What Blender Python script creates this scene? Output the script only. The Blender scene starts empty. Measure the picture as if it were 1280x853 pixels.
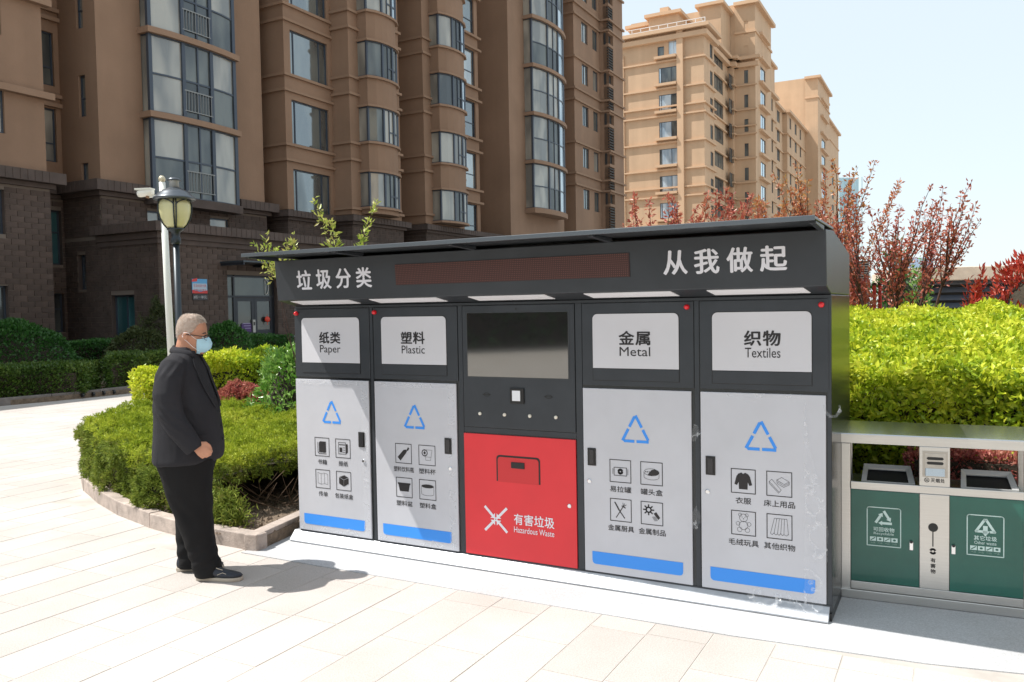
import bpy, math, random
import numpy as np
from mathutils import Vector, Matrix, noise
rad = math.radians
PI = math.pi
SC = bpy.context.scene
COL = SC.collection

# ------------------------------------------------------------------ camera
PITCH, ROLL, CAMH = 0.038102, -0.017393, 1.70
cam = bpy.data.cameras.new('camera')
cam_o = bpy.data.objects.new('camera', cam); COL.objects.link(cam_o)
cam.sensor_width = 36.0; cam.lens = 1033.0 / 1280.0 * 36.0
cam.clip_start = 0.05; cam.clip_end = 6000
_c, _s = math.cos(ROLL), math.sin(ROLL)
_F = Vector((0, math.cos(PITCH), -math.sin(PITCH))); _U = Vector((0, math.sin(PITCH), math.cos(PITCH))); _R = Vector((1, 0, 0))
_R2 = _R * _c + _U * _s; _U2 = _U * _c - _R * _s
_m = Matrix((( _R2.x, _U2.x, -_F.x, 0), (_R2.y, _U2.y, -_F.y, 0), (_R2.z, _U2.z, -_F.z, CAMH), (0, 0, 0, 1)))
cam_o.matrix_world = _m
SC.camera = cam_o

# ------------------------------------------------------------------ sky and sun
SUN_TRAVEL = Vector((0.62, -0.045, -1.0)).normalized()
to_sun = -SUN_TRAVEL
elev = math.asin(to_sun.z)
world = bpy.data.worlds.new('World'); SC.world = world; world.use_nodes = True
nt = world.node_tree; bg = nt.nodes['Background']
sky = nt.nodes.new('ShaderNodeTexSky'); sky.sky_type = 'NISHITA'; sky.sun_disc = False
sky.sun_elevation = elev; sky.sun_rotation = math.atan2(to_sun.x, to_sun.y)
sky.altitude = 0; sky.air_density = 1.0; sky.dust_density = 1.0; sky.ozone_density = 1.2
hz = nt.nodes.new('ShaderNodeMix'); hz.data_type = 'RGBA'; hz.inputs[0].default_value = 0.72      # thin even haze over the whole sky
hz.inputs[7].default_value = (5.9, 6.55, 6.75, 1)
nt.links.new(sky.outputs[0], hz.inputs[6]); nt.links.new(hz.outputs[2], bg.inputs[0]); bg.inputs[1].default_value = 0.11
sun = bpy.data.lights.new('sun', 'SUN'); sun.energy = 4.3; sun.angle = rad(0.5); sun.color = (1.0, 0.955, 0.89)
sun_o = bpy.data.objects.new('sun', sun); COL.objects.link(sun_o)
sun_o.rotation_euler = SUN_TRAVEL.to_track_quat('-Z', 'Y').to_euler()
SC.view_settings.view_transform = 'Standard'; SC.view_settings.look = 'None'
SC.view_settings.exposure = 0.62; SC.view_settings.gamma = 1.0

# ------------------------------------------------------------------ frames
YAW = -0.491703
O = Vector((-1.60454, 6.13311, 0))
eu = Vector((math.cos(YAW), math.sin(YAW), 0)); ew = Vector((-math.sin(YAW), math.cos(YAW), 0))
def pray(x, y):
    return _F + _R2 * ((x - 640) / 1033.0) - _U2 * ((y - 426.5) / 1033.0)
def ground(x, y, z=0.0):
    d = pray(x, y); return Vector((0, 0, CAMH)) + d * ((z - CAMH) / d.z)
def atY(x, y, Y):
    d = pray(x, y); return Vector((0, 0, CAMH)) + d * (Y / d.y)

# ------------------------------------------------------------------ object helpers
def tag(o, label=None, cat=None, group=None, kind=None):
    if label: o['label'] = label
    if cat: o['category'] = cat
    if group: o['group'] = group
    if kind: o['kind'] = kind
    return o
def thing(name, loc, label, cat, rz=0.0, group=None):
    o = bpy.data.objects.new(name, None); COL.objects.link(o)
    o.empty_display_size = 0.2; o.location = loc; o.rotation_euler = (0, 0, rz)
    return tag(o, label, cat, group)
def link(name, me, parent=None, mats=None):
    o = bpy.data.objects.new(name, me); COL.objects.link(o)
    if parent is not None: o.parent = parent
    if mats:
        for m in (mats if isinstance(mats, (list, tuple)) else [mats]): me.materials.append(m)
    return o

class MB:
    def __init__(s, off=(0, 0, 0), M=None):
        s.v = []; s.f = []; s.mi = []; s.cur = 0; s.off = Vector(off); s.M = M; s.sm = []
        s.smooth = False
    def add(s, vs, fs):
        b = len(s.v)
        for p in vs:
            p = Vector(p)
            if s.M is not None: p = s.M @ p
            s.v.append(tuple(p - s.off))
        for f in fs:
            s.f.append(tuple(b + i for i in f)); s.mi.append(s.cur); s.sm.append(s.smooth)
    def box(s, x0, x1, y0, y1, z0, z1):
        s.add([(x0, y0, z0), (x1, y0, z0), (x1, y1, z0), (x0, y1, z0), (x0, y0, z1), (x1, y0, z1), (x1, y1, z1), (x0, y1, z1)],
              [(0, 3, 2, 1), (4, 5, 6, 7), (0, 1, 5, 4), (1, 2, 6, 5), (2, 3, 7, 6), (3, 0, 4, 7)])
    def prism(s, pts, z0, z1):
        n = len(pts)
        s.add([(p[0], p[1], z0) for p in pts] + [(p[0], p[1], z1) for p in pts],
              [tuple(range(n))[::-1], tuple(range(n, 2 * n))] + [(i, (i + 1) % n, n + (i + 1) % n, n + i) for i in range(n)])
    def prismx(s, pts, x0, x1):          # profile in (y,z), extruded along x
        n = len(pts)
        s.add([(x0, p[0], p[1]) for p in pts] + [(x1, p[0], p[1]) for p in pts],
              [tuple(range(n)), tuple(range(n, 2 * n))[::-1]] + [(i, n + i, n + (i + 1) % n, (i + 1) % n) for i in range(n)])
    def tube(s, pts, r, n=8, cap=True):
        pts = [Vector(p) for p in pts]; rs = r if isinstance(r, (list, tuple)) else [r] * len(pts)
        vs = []; fs = []
        up = None
        for i, p in enumerate(pts):
            d = (pts[min(i + 1, len(pts) - 1)] - pts[max(i - 1, 0)])
            if d.length < 1e-9: d = Vector((0, 0, 1))
            d.normalize()
            if up is None: up = d.orthogonal().normalized()
            up = (up - d * up.dot(d));
            if up.length < 1e-6: up = d.orthogonal()
            up.normalize(); q = d.cross(up)
            for k in range(n):
                a = 2 * PI * k / n
                vs.append(p + (up * math.cos(a) + q * math.sin(a)) * rs[i])
        for i in range(len(pts) - 1):
            for k in range(n):
                fs.append((i * n + k, i * n + (k + 1) % n, (i + 1) * n + (k + 1) % n, (i + 1) * n + k))
        if cap:
            fs.append(tuple(range(n))[::-1]); m = (len(pts) - 1) * n; fs.append(tuple(range(m, m + n)))
        s.add(vs, fs)
    def lathe(s, prof, c=(0, 0, 0), n=20):
        vs = []; fs = []
        for (r, z) in prof:
            for k in range(n):
                a = 2 * PI * k / n; vs.append((c[0] + r * math.cos(a), c[1] + r * math.sin(a), c[2] + z))
        for i in range(len(prof) - 1):
            for k in range(n):
                fs.append((i * n + k, i * n + (k + 1) % n, (i + 1) * n + (k + 1) % n, (i + 1) * n + k))
        fs.append(tuple(range(n))[::-1]); m = (len(prof) - 1) * n; fs.append(tuple(range(m, m + n)))
        s.add(vs, fs)
    def loft(s, rings, cap=True):
        n = len(rings[0]); vs = [p for r in rings for p in r]; fs = []
        for i in range(len(rings) - 1):
            for k in range(n):
                fs.append((i * n + k, i * n + (k + 1) % n, (i + 1) * n + (k + 1) % n, (i + 1) * n + k))
        if cap:
            fs.append(tuple(range(n))[::-1]); m = (len(rings) - 1) * n; fs.append(tuple(range(m, m + n)))
        s.add(vs, fs)
    def ball(s, c, r, n=10, m=7):
        r = r if isinstance(r, (list, tuple)) else (r, r, r)
        rings = []
        for i in range(1, m):
            a = PI * i / m
            rings.append([(c[0] + r[0] * math.sin(a) * math.cos(2 * PI * k / n), c[1] + r[1] * math.sin(a) * math.sin(2 * PI * k / n), c[2] - r[2] * math.cos(a)) for k in range(n)])
        s.loft(rings)
    def mesh(s, name):
        me = bpy.data.meshes.new(name); me.from_pydata(s.v, [], s.f)
        me.polygons.foreach_set('material_index', s.mi)
        me.polygons.foreach_set('use_smooth', s.sm); me.update()
        return me
    def build(s, name, mats, parent=None, bevel=0.0, seg=2):
        o = link(name, s.mesh(name), parent, mats)
        if bevel:
            b = o.modifiers.new('bevel', 'BEVEL'); b.width = bevel; b.segments = seg; b.limit_method = 'ANGLE'; b.angle_limit = rad(35)
            b.harden_normals = False
        return o
    # flat drawing on a front plane: local x = u, z = v, facing -y
    def fill(s, pts, y):
        s.add([(p[0], y, p[1]) for p in pts], [tuple(range(len(pts)))])
    def stroke(s, pts, th, y, closed=False):
        P = [Vector((p[0], p[1])) for p in pts]
        if closed: P.append(P[0])
        for a, b in zip(P[:-1], P[1:]):
            d = b - a
            if d.length < 1e-7: continue
            d.normalize(); q = Vector((-d.y, d.x)) * th / 2; e = d * th * .35
            s.fill([a - q - e, b - q + e, b + q + e, a + q - e], y)
    def circ(s, c, r, y, n=16, ry=None):
        ry = ry or r
        s.fill([(c[0] + r * math.cos(2 * PI * k / n), c[1] + ry * math.sin(2 * PI * k / n)) for k in range(n)], y)
    def ring(s, c, r, th, y, n=18, ry=None, a0=0, a1=2 * PI):
        ry = ry or r
        s.stroke([(c[0] + r * math.cos(a0 + (a1 - a0) * k / n), c[1] + ry * math.sin(a0 + (a1 - a0) * k / n)) for k in range(n + 1)], th, y)

# ------------------------------------------------------------------ materials
def mat(name, color, rough=0.5, metal=0.0, var=0.0, vscale=8.0, bump=0.0, bscale=60.0, spec=0.5, objvar=0.0, color2=None, detail=4.0, stretch=None, coat=0.0):
    m = bpy.data.materials.new(name); m.use_nodes = True; n = m.node_tree.nodes; l = m.node_tree.links
    b = n['Principled BSDF']; b.inputs['Roughness'].default_value = rough; b.inputs['Metallic'].default_value = metal
    b.inputs['Specular IOR Level'].default_value = spec; b.inputs['Base Color'].default_value = (*color, 1)
    b.inputs['Coat Weight'].default_value = coat
    tc = n.new('ShaderNodeTexCoord'); src = tc.outputs['Object']
    if stretch:
        mp = n.new('ShaderNodeMapping'); mp.inputs['Scale'].default_value = stretch; l.new(src, mp.inputs[0]); src = mp.outputs[0]
    last = None
    if var > 0 or color2:
        nz = n.new('ShaderNodeTexNoise'); nz.inputs['Scale'].default_value = vscale; nz.inputs['Detail'].default_value = detail; nz.inputs['Roughness'].default_value = 0.62
        l.new(src, nz.inputs['Vector'])
        cr = n.new('ShaderNodeValToRGB'); cr.color_ramp.elements[0].position = .3; cr.color_ramp.elements[1].position = .72
        c2 = color2 or tuple(min(1, c * (1 + var)) for c in color); c1 = color if color2 else tuple(c * (1 - var) for c in color)
        cr.color_ramp.elements[0].color = (*c1, 1); cr.color_ramp.elements[1].color = (*c2, 1)
        l.new(nz.outputs['Fac'], cr.inputs[0]); last = cr.outputs[0]
    if objvar > 0:
        oi = n.new('ShaderNodeObjectInfo'); mr = n.new('ShaderNodeMapRange'); mr.inputs[3].default_value = 1 - objvar; mr.inputs[4].default_value = 1 + objvar
        l.new(oi.outputs['Random'], mr.inputs[0])
        hs = n.new('ShaderNodeHueSaturation'); l.new(mr.outputs[0], hs.inputs['Value'])
        if last: l.new(last, hs.inputs['Color'])
        else: hs.inputs['Color'].default_value = (*color, 1)
        last = hs.outputs[0]
    if last: l.new(last, b.inputs['Base Color'])
    if bump > 0:
        nb = n.new('ShaderNodeTexNoise'); nb.inputs['Scale'].default_value = bscale; nb.inputs['Detail'].default_value = 6
        l.new(src, nb.inputs['Vector']); bp = n.new('ShaderNodeBump'); bp.inputs['Strength'].default_value = bump; bp.inputs['Distance'].default_value = 0.02
        l.new(nb.outputs['Fac'], bp.inputs['Height']); l.new(bp.outputs[0], b.inputs['Normal'])
    return m
def leafmat(name, cols, trans=0.35, rough=0.45, clump=1.3, spec=0.35):
    """colour of each leaf from its own random value and a slow noise (young and old growth)"""
    m = bpy.data.materials.new(name); m.use_nodes = True; n = m.node_tree.nodes; l = m.node_tree.links
    b = n['Principled BSDF']; b.inputs['Roughness'].default_value = rough * .85; b.inputs['Specular IOR Level'].default_value = spec
    g = n.new('ShaderNodeNewGeometry'); nz = n.new('ShaderNodeTexNoise'); nz.inputs['Scale'].default_value = clump; nz.inputs['Detail'].default_value = 3
    tc = n.new('ShaderNodeTexCoord'); l.new(tc.outputs['Object'], nz.inputs['Vector'])
    mx = n.new('ShaderNodeMath'); mx.operation = 'MULTIPLY_ADD'; mx.inputs[1].default_value = 0.55; l.new(g.outputs['Random Per Island'], mx.inputs[0])
    m2 = n.new('ShaderNodeMath'); m2.operation = 'MULTIPLY_ADD'; m2.inputs[1].default_value = 1.3; m2.inputs[2].default_value = -0.42; l.new(nz.outputs['Fac'], m2.inputs[0])
    l.new(m2.outputs[0], mx.inputs[2])
    cr = n.new('ShaderNodeValToRGB')
    while len(cr.color_ramp.elements) < len(cols): cr.color_ramp.elements.new(0.5)
    for i, c in enumerate(cols):
        cr.color_ramp.elements[i].position = i / (len(cols) - 1); cr.color_ramp.elements[i].color = (*c, 1)
    l.new(mx.outputs[0], cr.inputs[0]); l.new(cr.outputs[0], b.inputs['Base Color'])
    t = n.new('ShaderNodeBsdfTranslucent'); l.new(cr.outputs[0], t.inputs[0])
    ms = n.new('ShaderNodeMixShader'); ms.inputs[0].default_value = trans
    l.new(b.outputs[0], ms.inputs[1]); l.new(t.outputs[0], ms.inputs[2]); l.new(ms.outputs[0], n['Material Output'].inputs[0])
    return m

# ------------------------------------------------------------------ text as meshes
_fc = bpy.data.curves.new('lettering_source', 'FONT'); _fo = bpy.data.objects.new('lettering_source', _fc)
def text_mesh(body, bold=0.0, space=1.0):
    COL.objects.link(_fo)
    _fc.body = body; _fc.offset = bold; _fc.space_character = space; _fc.resolution_u = 3; _fc.fill_mode = 'BOTH'
    dg = bpy.context.evaluated_depsgraph_get(); dg.update()
    me = bpy.data.meshes.new_from_object(_fo.evaluated_get(dg)); COL.objects.unlink(_fo)
    vs = np.zeros(len(me.vertices) * 3); me.vertices.foreach_get('co', vs); vs = vs.reshape(-1, 3)
    fs = [tuple(p.vertices) for p in me.polygons]; bpy.data.meshes.remove(me)
    return vs, fs
def lettering(mb, body, x0, x1, z0, z1, y, bold=0.0, space=1.0):
    """flat lettering filling the box x0..x1, z0..z1 on the front plane y"""
    vs, fs = text_mesh(body, 0.0, space)
    a = vs.min(0); b = vs.max(0)
    X = x0 + (vs[:, 0] - a[0]) / (b[0] - a[0]) * (x1 - x0); Z = z0 + (vs[:, 1] - a[1]) / (b[1] - a[1]) * (z1 - z0)
    mb.add([(X[i], y, Z[i]) for i in range(len(X))], fs)
    if bold > 0:                      # heavier strokes: the glyph printed again, shifted by a fraction of a stroke
        d = bold * (z1 - z0) * .9
        for k, (dx, dz) in enumerate(((-1, 0), (1, 0), (0, .7), (0, -.7))):
            e = y - .00012 * (k + 1)
            mb.add([(X[i] + dx * d, e, Z[i] + dz * d) for i in range(len(X))], fs)

# ------------------------------------------------------------------ leaves
def leaf_mesh(name, P, N, size, aspect=0.45, rng=None, up=0.0, jitter=0.8, fold=0.18):
    """P (n,3) bases, N (n,3) main directions; one folded leaf of two faces at each"""
    n = len(P); rng = rng or np.random.default_rng(1)
    D = N + rng.normal(0, jitter, (n, 3)); D[:, 2] += up
    D /= np.linalg.norm(D, axis=1, keepdims=True) + 1e-9
    R = rng.normal(0, 1, (n, 3)); S = np.cross(D, R); S /= np.linalg.norm(S, axis=1, keepdims=True) + 1e-9
    Q = np.cross(S, D)
    L = (size * rng.uniform(0.65, 1.25, n))[:, None]; W = L * aspect
    base = P; tip = P + D * L; mid = P + D * L * .48 - Q * L * fold * .5
    a = mid + S * W * .5 + Q * L * fold; b = mid - S * W * .5 + Q * L * fold
    V = np.empty((n, 4, 3)); V[:, 0] = base; V[:, 1] = a; V[:, 2] = tip; V[:, 3] = b
    me = bpy.data.meshes.new(name); me.vertices.add(n * 4); me.vertices.foreach_set('co', V.astype(np.float32).ravel())
    i = np.arange(n) * 4
    F = np.stack([i, i + 1, i + 2, i, i + 2, i + 3], 1).ravel()
    me.loops.add(n * 6); me.loops.foreach_set('vertex_index', F.astype(np.int32))
    me.polygons.add(n * 2); me.polygons.foreach_set('loop_start', (np.arange(n * 2) * 3).astype(np.int32)); me.polygons.foreach_set('loop_total', np.full(n * 2, 3, np.int32))
    me.update(calc_edges=True)
    return me
def vnoise(P, sc, seed=0.0):
    return np.array([noise.noise(Vector((p[0] * sc + seed, p[1] * sc, p[2] * sc))) for p in P])
# ------------------------------------------------------------------ palette
M_dark = mat('charcoal_paint', (0.047, 0.053, 0.061), 0.42, 0.35, 0.12, 3.0, 0.05, 300, spec=0.5)
M_side = mat('charcoal_side_paint', (0.055, 0.060, 0.064), 0.24, 0.75, 0.10, 2.0, 0.02, 200)
M_silver = mat('silver_grey_paint', (0.56, 0.57, 0.615), 0.36, 0.12, 0.05, 2.5, 0.02, 250)
M_flap = mat('pale_grey_plastic', (0.62, 0.62, 0.655), 0.35, 0.0, 0.03, 2.0)
M_red = mat('red_paint', (0.75, 0.035, 0.045), 0.38, 0.0, 0.06, 2.0, 0.02, 250)
M_redd = mat('red_paint_flap', (0.62, 0.03, 0.035), 0.4)
M_blue = mat('blue_print', (0.045, 0.29, 0.86), 0.45)
M_ink = mat('black_print', (0.018, 0.016, 0.018), 0.5)
M_white = mat('white_print', (0.80, 0.80, 0.86), 0.45)
M_black = mat('black_plastic', (0.012, 0.012, 0.013), 0.35)
M_lock = mat('chrome', (0.75, 0.77, 0.8), 0.18, 1.0)
M_base = mat('galvanised_plinth', (0.46, 0.48, 0.51), 0.33, 0.45, 0.16, 5.0, 0.03, 80)
M_lamp = mat('red_indicator', (0.75, 0.01, 0.02), 0.15, coat=0.6)
M_screen = mat('display_glass', (0.02, 0.02, 0.021), 0.05, 0.0, spec=1.0, coat=1.0)
M_screen.node_tree.nodes['Principled BSDF'].inputs['IOR'].default_value = 1.95
M_strip = mat('white_diffuser', (0.86, 0.86, 0.90), 0.5)
M_led = mat('led_board', (0.055, 0.02, 0.018), 0.5); M_dot = mat('led_dot', (0.16, 0.06, 0.045), 0.4)
M_steel = mat('brushed_steel', (0.60, 0.585, 0.56), 0.30, 0.92, 0.05, 4.0, 0.06, 40, stretch=(1, 1, 30))
M_steelh = mat('brushed_steel_top', (0.55, 0.56, 0.55), 0.20, 0.95, 0.05, 4.0, 0.04, 40, stretch=(30, 1, 1))
M_green = mat('green_enamel', (0.012, 0.115, 0.085), 0.30, 0.0, 0.16, 3.0, 0.03, 60, coat=0.3)
M_gprint = mat('pale_green_print', (0.62, 0.78, 0.74), 0.5)
M_ash = mat('ash_steel', (0.5, 0.47, 0.43), 0.4, 0.8, 0.15, 15)

def film_mat():
    m = bpy.data.materials.new('clear_plastic_film'); m.use_nodes = True; n = m.node_tree.nodes; l = m.node_tree.links
    b = n['Principled BSDF']; b.inputs['Base Color'].default_value = (0.85, 0.87, 0.9, 1); b.inputs['Roughness'].default_value = 0.12
    nz = n.new('ShaderNodeTexNoise'); nz.inputs['Scale'].default_value = 9; nz.inputs['Detail'].default_value = 3; nz.inputs['Roughness'].default_value = .5
    tc = n.new('ShaderNodeTexCoord'); l.new(tc.outputs['Object'], nz.inputs['Vector'])
    ab = n.new('ShaderNodeMath'); ab.operation = 'SUBTRACT'; ab.inputs[1].default_value = .5; a2 = n.new('ShaderNodeMath'); a2.operation = 'ABSOLUTE'
    l.new(nz.outputs['Fac'], ab.inputs[0]); l.new(ab.outputs[0], a2.inputs[0])
    mr = n.new('ShaderNodeMapRange'); mr.inputs[1].default_value = .0; mr.inputs[2].default_value = .022; mr.inputs[3].default_value = .42; mr.inputs[4].default_value = .07
    l.new(a2.outputs[0], mr.inputs[0]); l.new(mr.outputs[0], b.inputs['Alpha'])
    return m
M_film = film_mat()

# ------------------------------------------------------------------ recycling cabinet
cabn = thing('recycling_cabinet', O, 'long charcoal recycling cabinet with four silver doors, one red door and a roof', 'recycling station', YAW)
W_ = 3.738
m = MB()
m.prismx([(0, .02), (0, 1.752), (.86, 1.752), (.86, .02)], 0, W_)
body = m.build('body', [M_side, M_dark], cabn, .006)
# front skin of the body: rails and posts round the doors
m = MB(); fy = -.004
for x0, x1, z0, z1 in [(0, W_, 1.732, 1.750), (0, W_, .045, .088), (0, .003, .088, 1.732), (.69, .716, .088, 1.732), (1.418, 1.452, .088, 1.732), (2.262, 2.306, .088, 1.732), (3.002, 3.03, .088, 1.732), (3.716, W_, .088, 1.732),
                       (1.452, 2.262, .898, .932)]:
    m.box(x0 + .001, x1 - .001, fy, -.0005, z0 + .001, z1 - .001)
m.build('front_frame', M_dark, cabn, .002)
m = MB()
m.prismx([(-.175, 1.792), (-.001, 1.754), (.86, 1.754), (.86, 2.008), (.10, 2.094), (-.20, 2.078)], 0, W_)
hdr = m.build('header', [M_dark], cabn, .005)
m = MB(); m.prism([(.0, -.505), (W_ - .002, -.575), (W_ - .002, .11), (.0, .11)], 2.098, 2.113)
m.build('canopy', mat('canopy_sheet', (0.06, 0.067, 0.075), 0.35, 0.6, .1, 3), cabn, .003)
m = MB(); m.prism([(-.002, -.512), (W_, -.582), (W_, -.576), (-.002, -.506)], 2.090, 2.115); m.build('canopy_edge', mat('canopy_edge_strip', (.13, .145, .16), .35, .6), cabn, .002)
m = MB()
for i, u in enumerate([.02, .78, 1.66, 2.56, 3.70]):
    b = MB(); b.prismx([(-.49, 2.084), (-.49, 2.097), (-.205, 2.097), (-.205, 2.072)], u, u + .03)
    b.build('bracket', M_dark, cabn, .002)
for x0, x1 in [(.12, .65), (.825, 1.37), (1.61, 2.15), (2.405, 2.93), (3.135, 3.64)]:
    b = MB(); b.add([(x0 - .02, -.152, 1.7835), (x1 - .02, -.152, 1.7835), (x1, -.045, 1.760), (x0, -.045, 1.760), (x0 - .02, -.152, 1.790), (x1 - .02, -.152, 1.790), (x1, -.045, 1.768), (x0, -.045, 1.768)],
                    [(0, 1, 2, 3), (4, 7, 6, 5), (0, 4, 5, 1), (1, 5, 6, 2), (2, 6, 7, 3), (3, 7, 4, 0)])
    b.build('light_strip', M_strip, cabn)
def hy(z): return -.175 - (z - 1.792) / (2.078 - 1.792) * .025
# header lettering and the led board
class HB(MB):           # flat drawing laid on the tilted header face
    def add(s, vs, fs): MB.add(s, [(p[0], hy(p[2]) + p[1], p[2]) for p in vs], fs)
for i, ch in enumerate('垃圾分类'):
    m = HB(); x = [.202, .381, .556, .732][i]; lettering(m, ch, x, x + [.13, .128, .128, .126][i], 1.868, 2.0, -.003, .034); m.build('lettering', M_white, cabn)
for i, ch in enumerate('从我做起'):
    m = HB(); x = [2.886, 3.06, 3.237, 3.411][i]; lettering(m, ch, x, x + .132, 1.878, 2.008, -.003, .032); m.build('lettering', M_white, cabn)
m = HB(); m.box(1.06, 2.686, -.006, .004, 1.874, 2.008); led = m.build('led_board', M_led, cabn)
m = HB()
for i in range(134):
    for j in range(11):
        x = 1.066 + i * .01207; z = 1.880 + j * .01195; m.fill([(x, z), (x + .0055, z), (x + .0055, z + .0055), (x, z + .0055)], -.008)
tag(m.build('led_dot', M_dot, led), kind='stuff')
m = MB(); m.prismx([(-.006, .078), (-.066, .016), (-.066, .008), (.04, .008), (.04, .078)], -.055, W_ - .012)
m.prismx([(-.05, .0), (-.05, .008), (.8, .008), (.8, 0)], -.04, W_ - .03)
m.build('plinth', M_base, cabn, .002)
m = MB(); m.box(W_ - .35, W_ + .001, -.02, .8, 0.001, .045); m.build('base_frame', M_black, cabn)

def icon_box(mb, X, Z):
    mb.stroke([(X, Z), (X + .132, Z), (X + .132, Z + .134), (X, Z + .134)], .0045, -.0155, True)
DR = [0.0, .7263, 2.3108, 3.037]
icons = {}
def I(fn): icons[fn.__name__] = fn
@I
def book(m, t, y):
    m.fill([t(.28, .22), t(.78, .22), t(.78, .80), t(.36, .80), t(.28, .72)], y); m.stroke([t(.2, .75), t(.2, .2), t(.28, .13), t(.8, .13)], .004, y); m.stroke([t(.2, .2), t(.74, .2)], .003, y)
@I
def news(m, t, y):
    m.stroke([t(.2, .2), t(.7, .2), t(.7, .82), t(.2, .82)], .0035, y, True); m.fill([t(.7, .2), t(.84, .3), t(.84, .75), t(.7, .75)], y)
    m.fill([t(.27, .3), t(.45, .3), t(.45, .55), t(.27, .55)], y)
    for z in (.3, .42, .54): m.stroke([t(.5, z), t(.65, z)], .004, y)
    m.stroke([t(.26, .7), t(.65, .7)], .006, y)
@I
def leaflet(m, t, y):
    X = [.15, .38, .62, .85]
    for a in range(3):
        o = .06 if a % 2 else 0; q = .06 - o
        m.stroke([t(X[a], .2 + q), t(X[a + 1], .2 + o), t(X[a + 1], .78 + o), t(X[a], .78 + q)], .002, y, True)
@I
def carton(m, t, y):
    m.fill([t(.18, .35), t(.5, .2), t(.5, .55), t(.18, .68)], y); m.fill([t(.52, .2), t(.84, .38), t(.84, .68), t(.52, .56)], y); m.fill([t(.2, .70), t(.51, .58), t(.83, .71), t(.55, .82)], y)
@I
def bottle(m, t, y):
    m.fill([t(.12, .3), t(.3, .12), t(.66, .52), t(.74, .66), t(.64, .72), t(.5, .68)], y); m.fill([t(.70, .70), t(.78, .64), t(.88, .78), t(.80, .85)], y)
@I
def cup(m, t, y):
    m.stroke([t(.42, .25), t(.72, .25), t(.82, .78), t(.34, .78)], .0018, y, True); m.ring(t(.36, .62), .021, .006, y); m.circ(t(.36, .62), .009, y); m.stroke([t(.38, .42), t(.75, .42)], .0018, y)
@I
def basin(m, t, y):
    m.fill([t(.1, .66), t(.9, .66), t(.9, .74), t(.1, .74)], y); m.fill([t(.22, .3), t(.78, .3), t(.86, .67), t(.14, .67)], y)
@I
def tub(m, t, y):
    m.circ(t(.5, .68), .05, y, 20, .013); m.ring(t(.5, .3), .05, .002, y, 16, .013, PI, 2 * PI); m.stroke([t(.12, .3), t(.12, .66)], .002, y); m.stroke([t(.88, .3), t(.88, .66)], .002, y)
@I
def can(m, t, y):
    m.stroke([t(.2, .3), t(.8, .3), t(.8, .66), t(.2, .66)], .0035, y, True); m.stroke([t(.14, .36), t(.14, .6)], .003, y); m.stroke([t(.86, .36), t(.86, .6)], .003, y)
    m.ring(t(.5, .48), .011, .013, y, 14, None, .5, 2.9); m.ring(t(.5, .48), .011, .013, y, 14, None, .5 + PI, 2.9 + PI)
@I
def tin(m, t, y):
    m.ring(t(.5, .56), .046, .002, y, 22, .021); m.fill([t(.32, .44), t(.5, .41), t(.8, .46), t(.86, .6), t(.66, .7), t(.5, .66)], y); m.ring(t(.5, .36), .046, .002, y, 16, .018, PI, 2 * PI)
    m.stroke([t(.15, .36), t(.15, .56)], .002, y); m.stroke([t(.85, .36), t(.85, .56)], .002, y)
    for a in (.24, .33, .42): m.circ(t(a, .57), .004, y, 8)
@I
def cutlery(m, t, y):
    m.fill([t(.18, .85), t(.25, .85), t(.46, .5), t(.40, .47)], y); m.stroke([t(.42, .5), t(.68, .16)], .006, y); m.stroke([t(.28, .16), t(.62, .68)], .005, y)
    for a, b in ((.60, .84), (.69, .82), (.77, .77)): m.stroke([t(.64, .68), t(a, b)], .003, y)
    m.stroke([t(.56, .7), t(.72, .62)], .006, y)
@I
def parts(m, t, y):
    for k in range(8):
        a = k * PI / 4; m.stroke([t(.35 + .1 * math.cos(a), .65 + .1 * math.sin(a)), t(.35 + .24 * math.cos(a), .65 + .22 * math.sin(a))], .008, y)
    m.ring(t(.35, .65), .015, .008, y); m.fill([t(.58, .5), t(.7, .58), t(.88, .34), t(.8, .24)], y)
    for k in range(4): m.stroke([t(.52 + k * .03, .34 - k * .05), t(.70 + k * .02, .36 - k * .05)], .003, y)
@I
def shirt(m, t, y):
    m.fill([t(.32, .16), t(.68, .16), t(.70, .8), t(.58, .86), t(.5, .80), t(.42, .86), t(.3, .8)], y)
    m.fill([t(.31, .82), t(.22, .7), t(.13, .36), t(.24, .32), t(.33, .5)], y); m.fill([t(.69, .82), t(.78, .7), t(.87, .36), t(.76, .32), t(.67, .5)], y)
@I
def bedding(m, t, y):
    m.stroke([t(.1, .58), t(.2, .68), t(.58, .26), t(.5, .16)], .0018, y, True); m.stroke([t(.1, .58), t(.1, .5), t(.48, .12)], .0018, y); m.stroke([t(.4, .66), t(.6, .78), t(.9, .62), t(.7, .5)], .0018, y, True)
    m.stroke([t(.4, .66), t(.42, .52), t(.68, .38), t(.9, .5), t(.9, .62)], .0018, y); m.stroke([t(.44, .58), t(.69, .44), t(.9, .56)], .0015, y)
@I
def teddy(m, t, y):
    m.ring(t(.5, .72), .022, .0018, y, 16); m.ring(t(.36, .84), .009, .0016, y, 10); m.ring(t(.64, .84), .009, .0016, y, 10); m.circ(t(.44, .75), .0022, y, 6); m.circ(t(.56, .75), .0022, y, 6); m.circ(t(.5, .68), .003, y, 6)
    m.ring(t(.5, .4), .024, .0018, y, 16); m.ring(t(.27, .47), .011, .0016, y, 12); m.ring(t(.73, .47), .011, .0016, y, 12); m.ring(t(.34, .22), .013, .0016, y, 12); m.ring(t(.66, .22), .013, .0016, y, 12)
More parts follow.
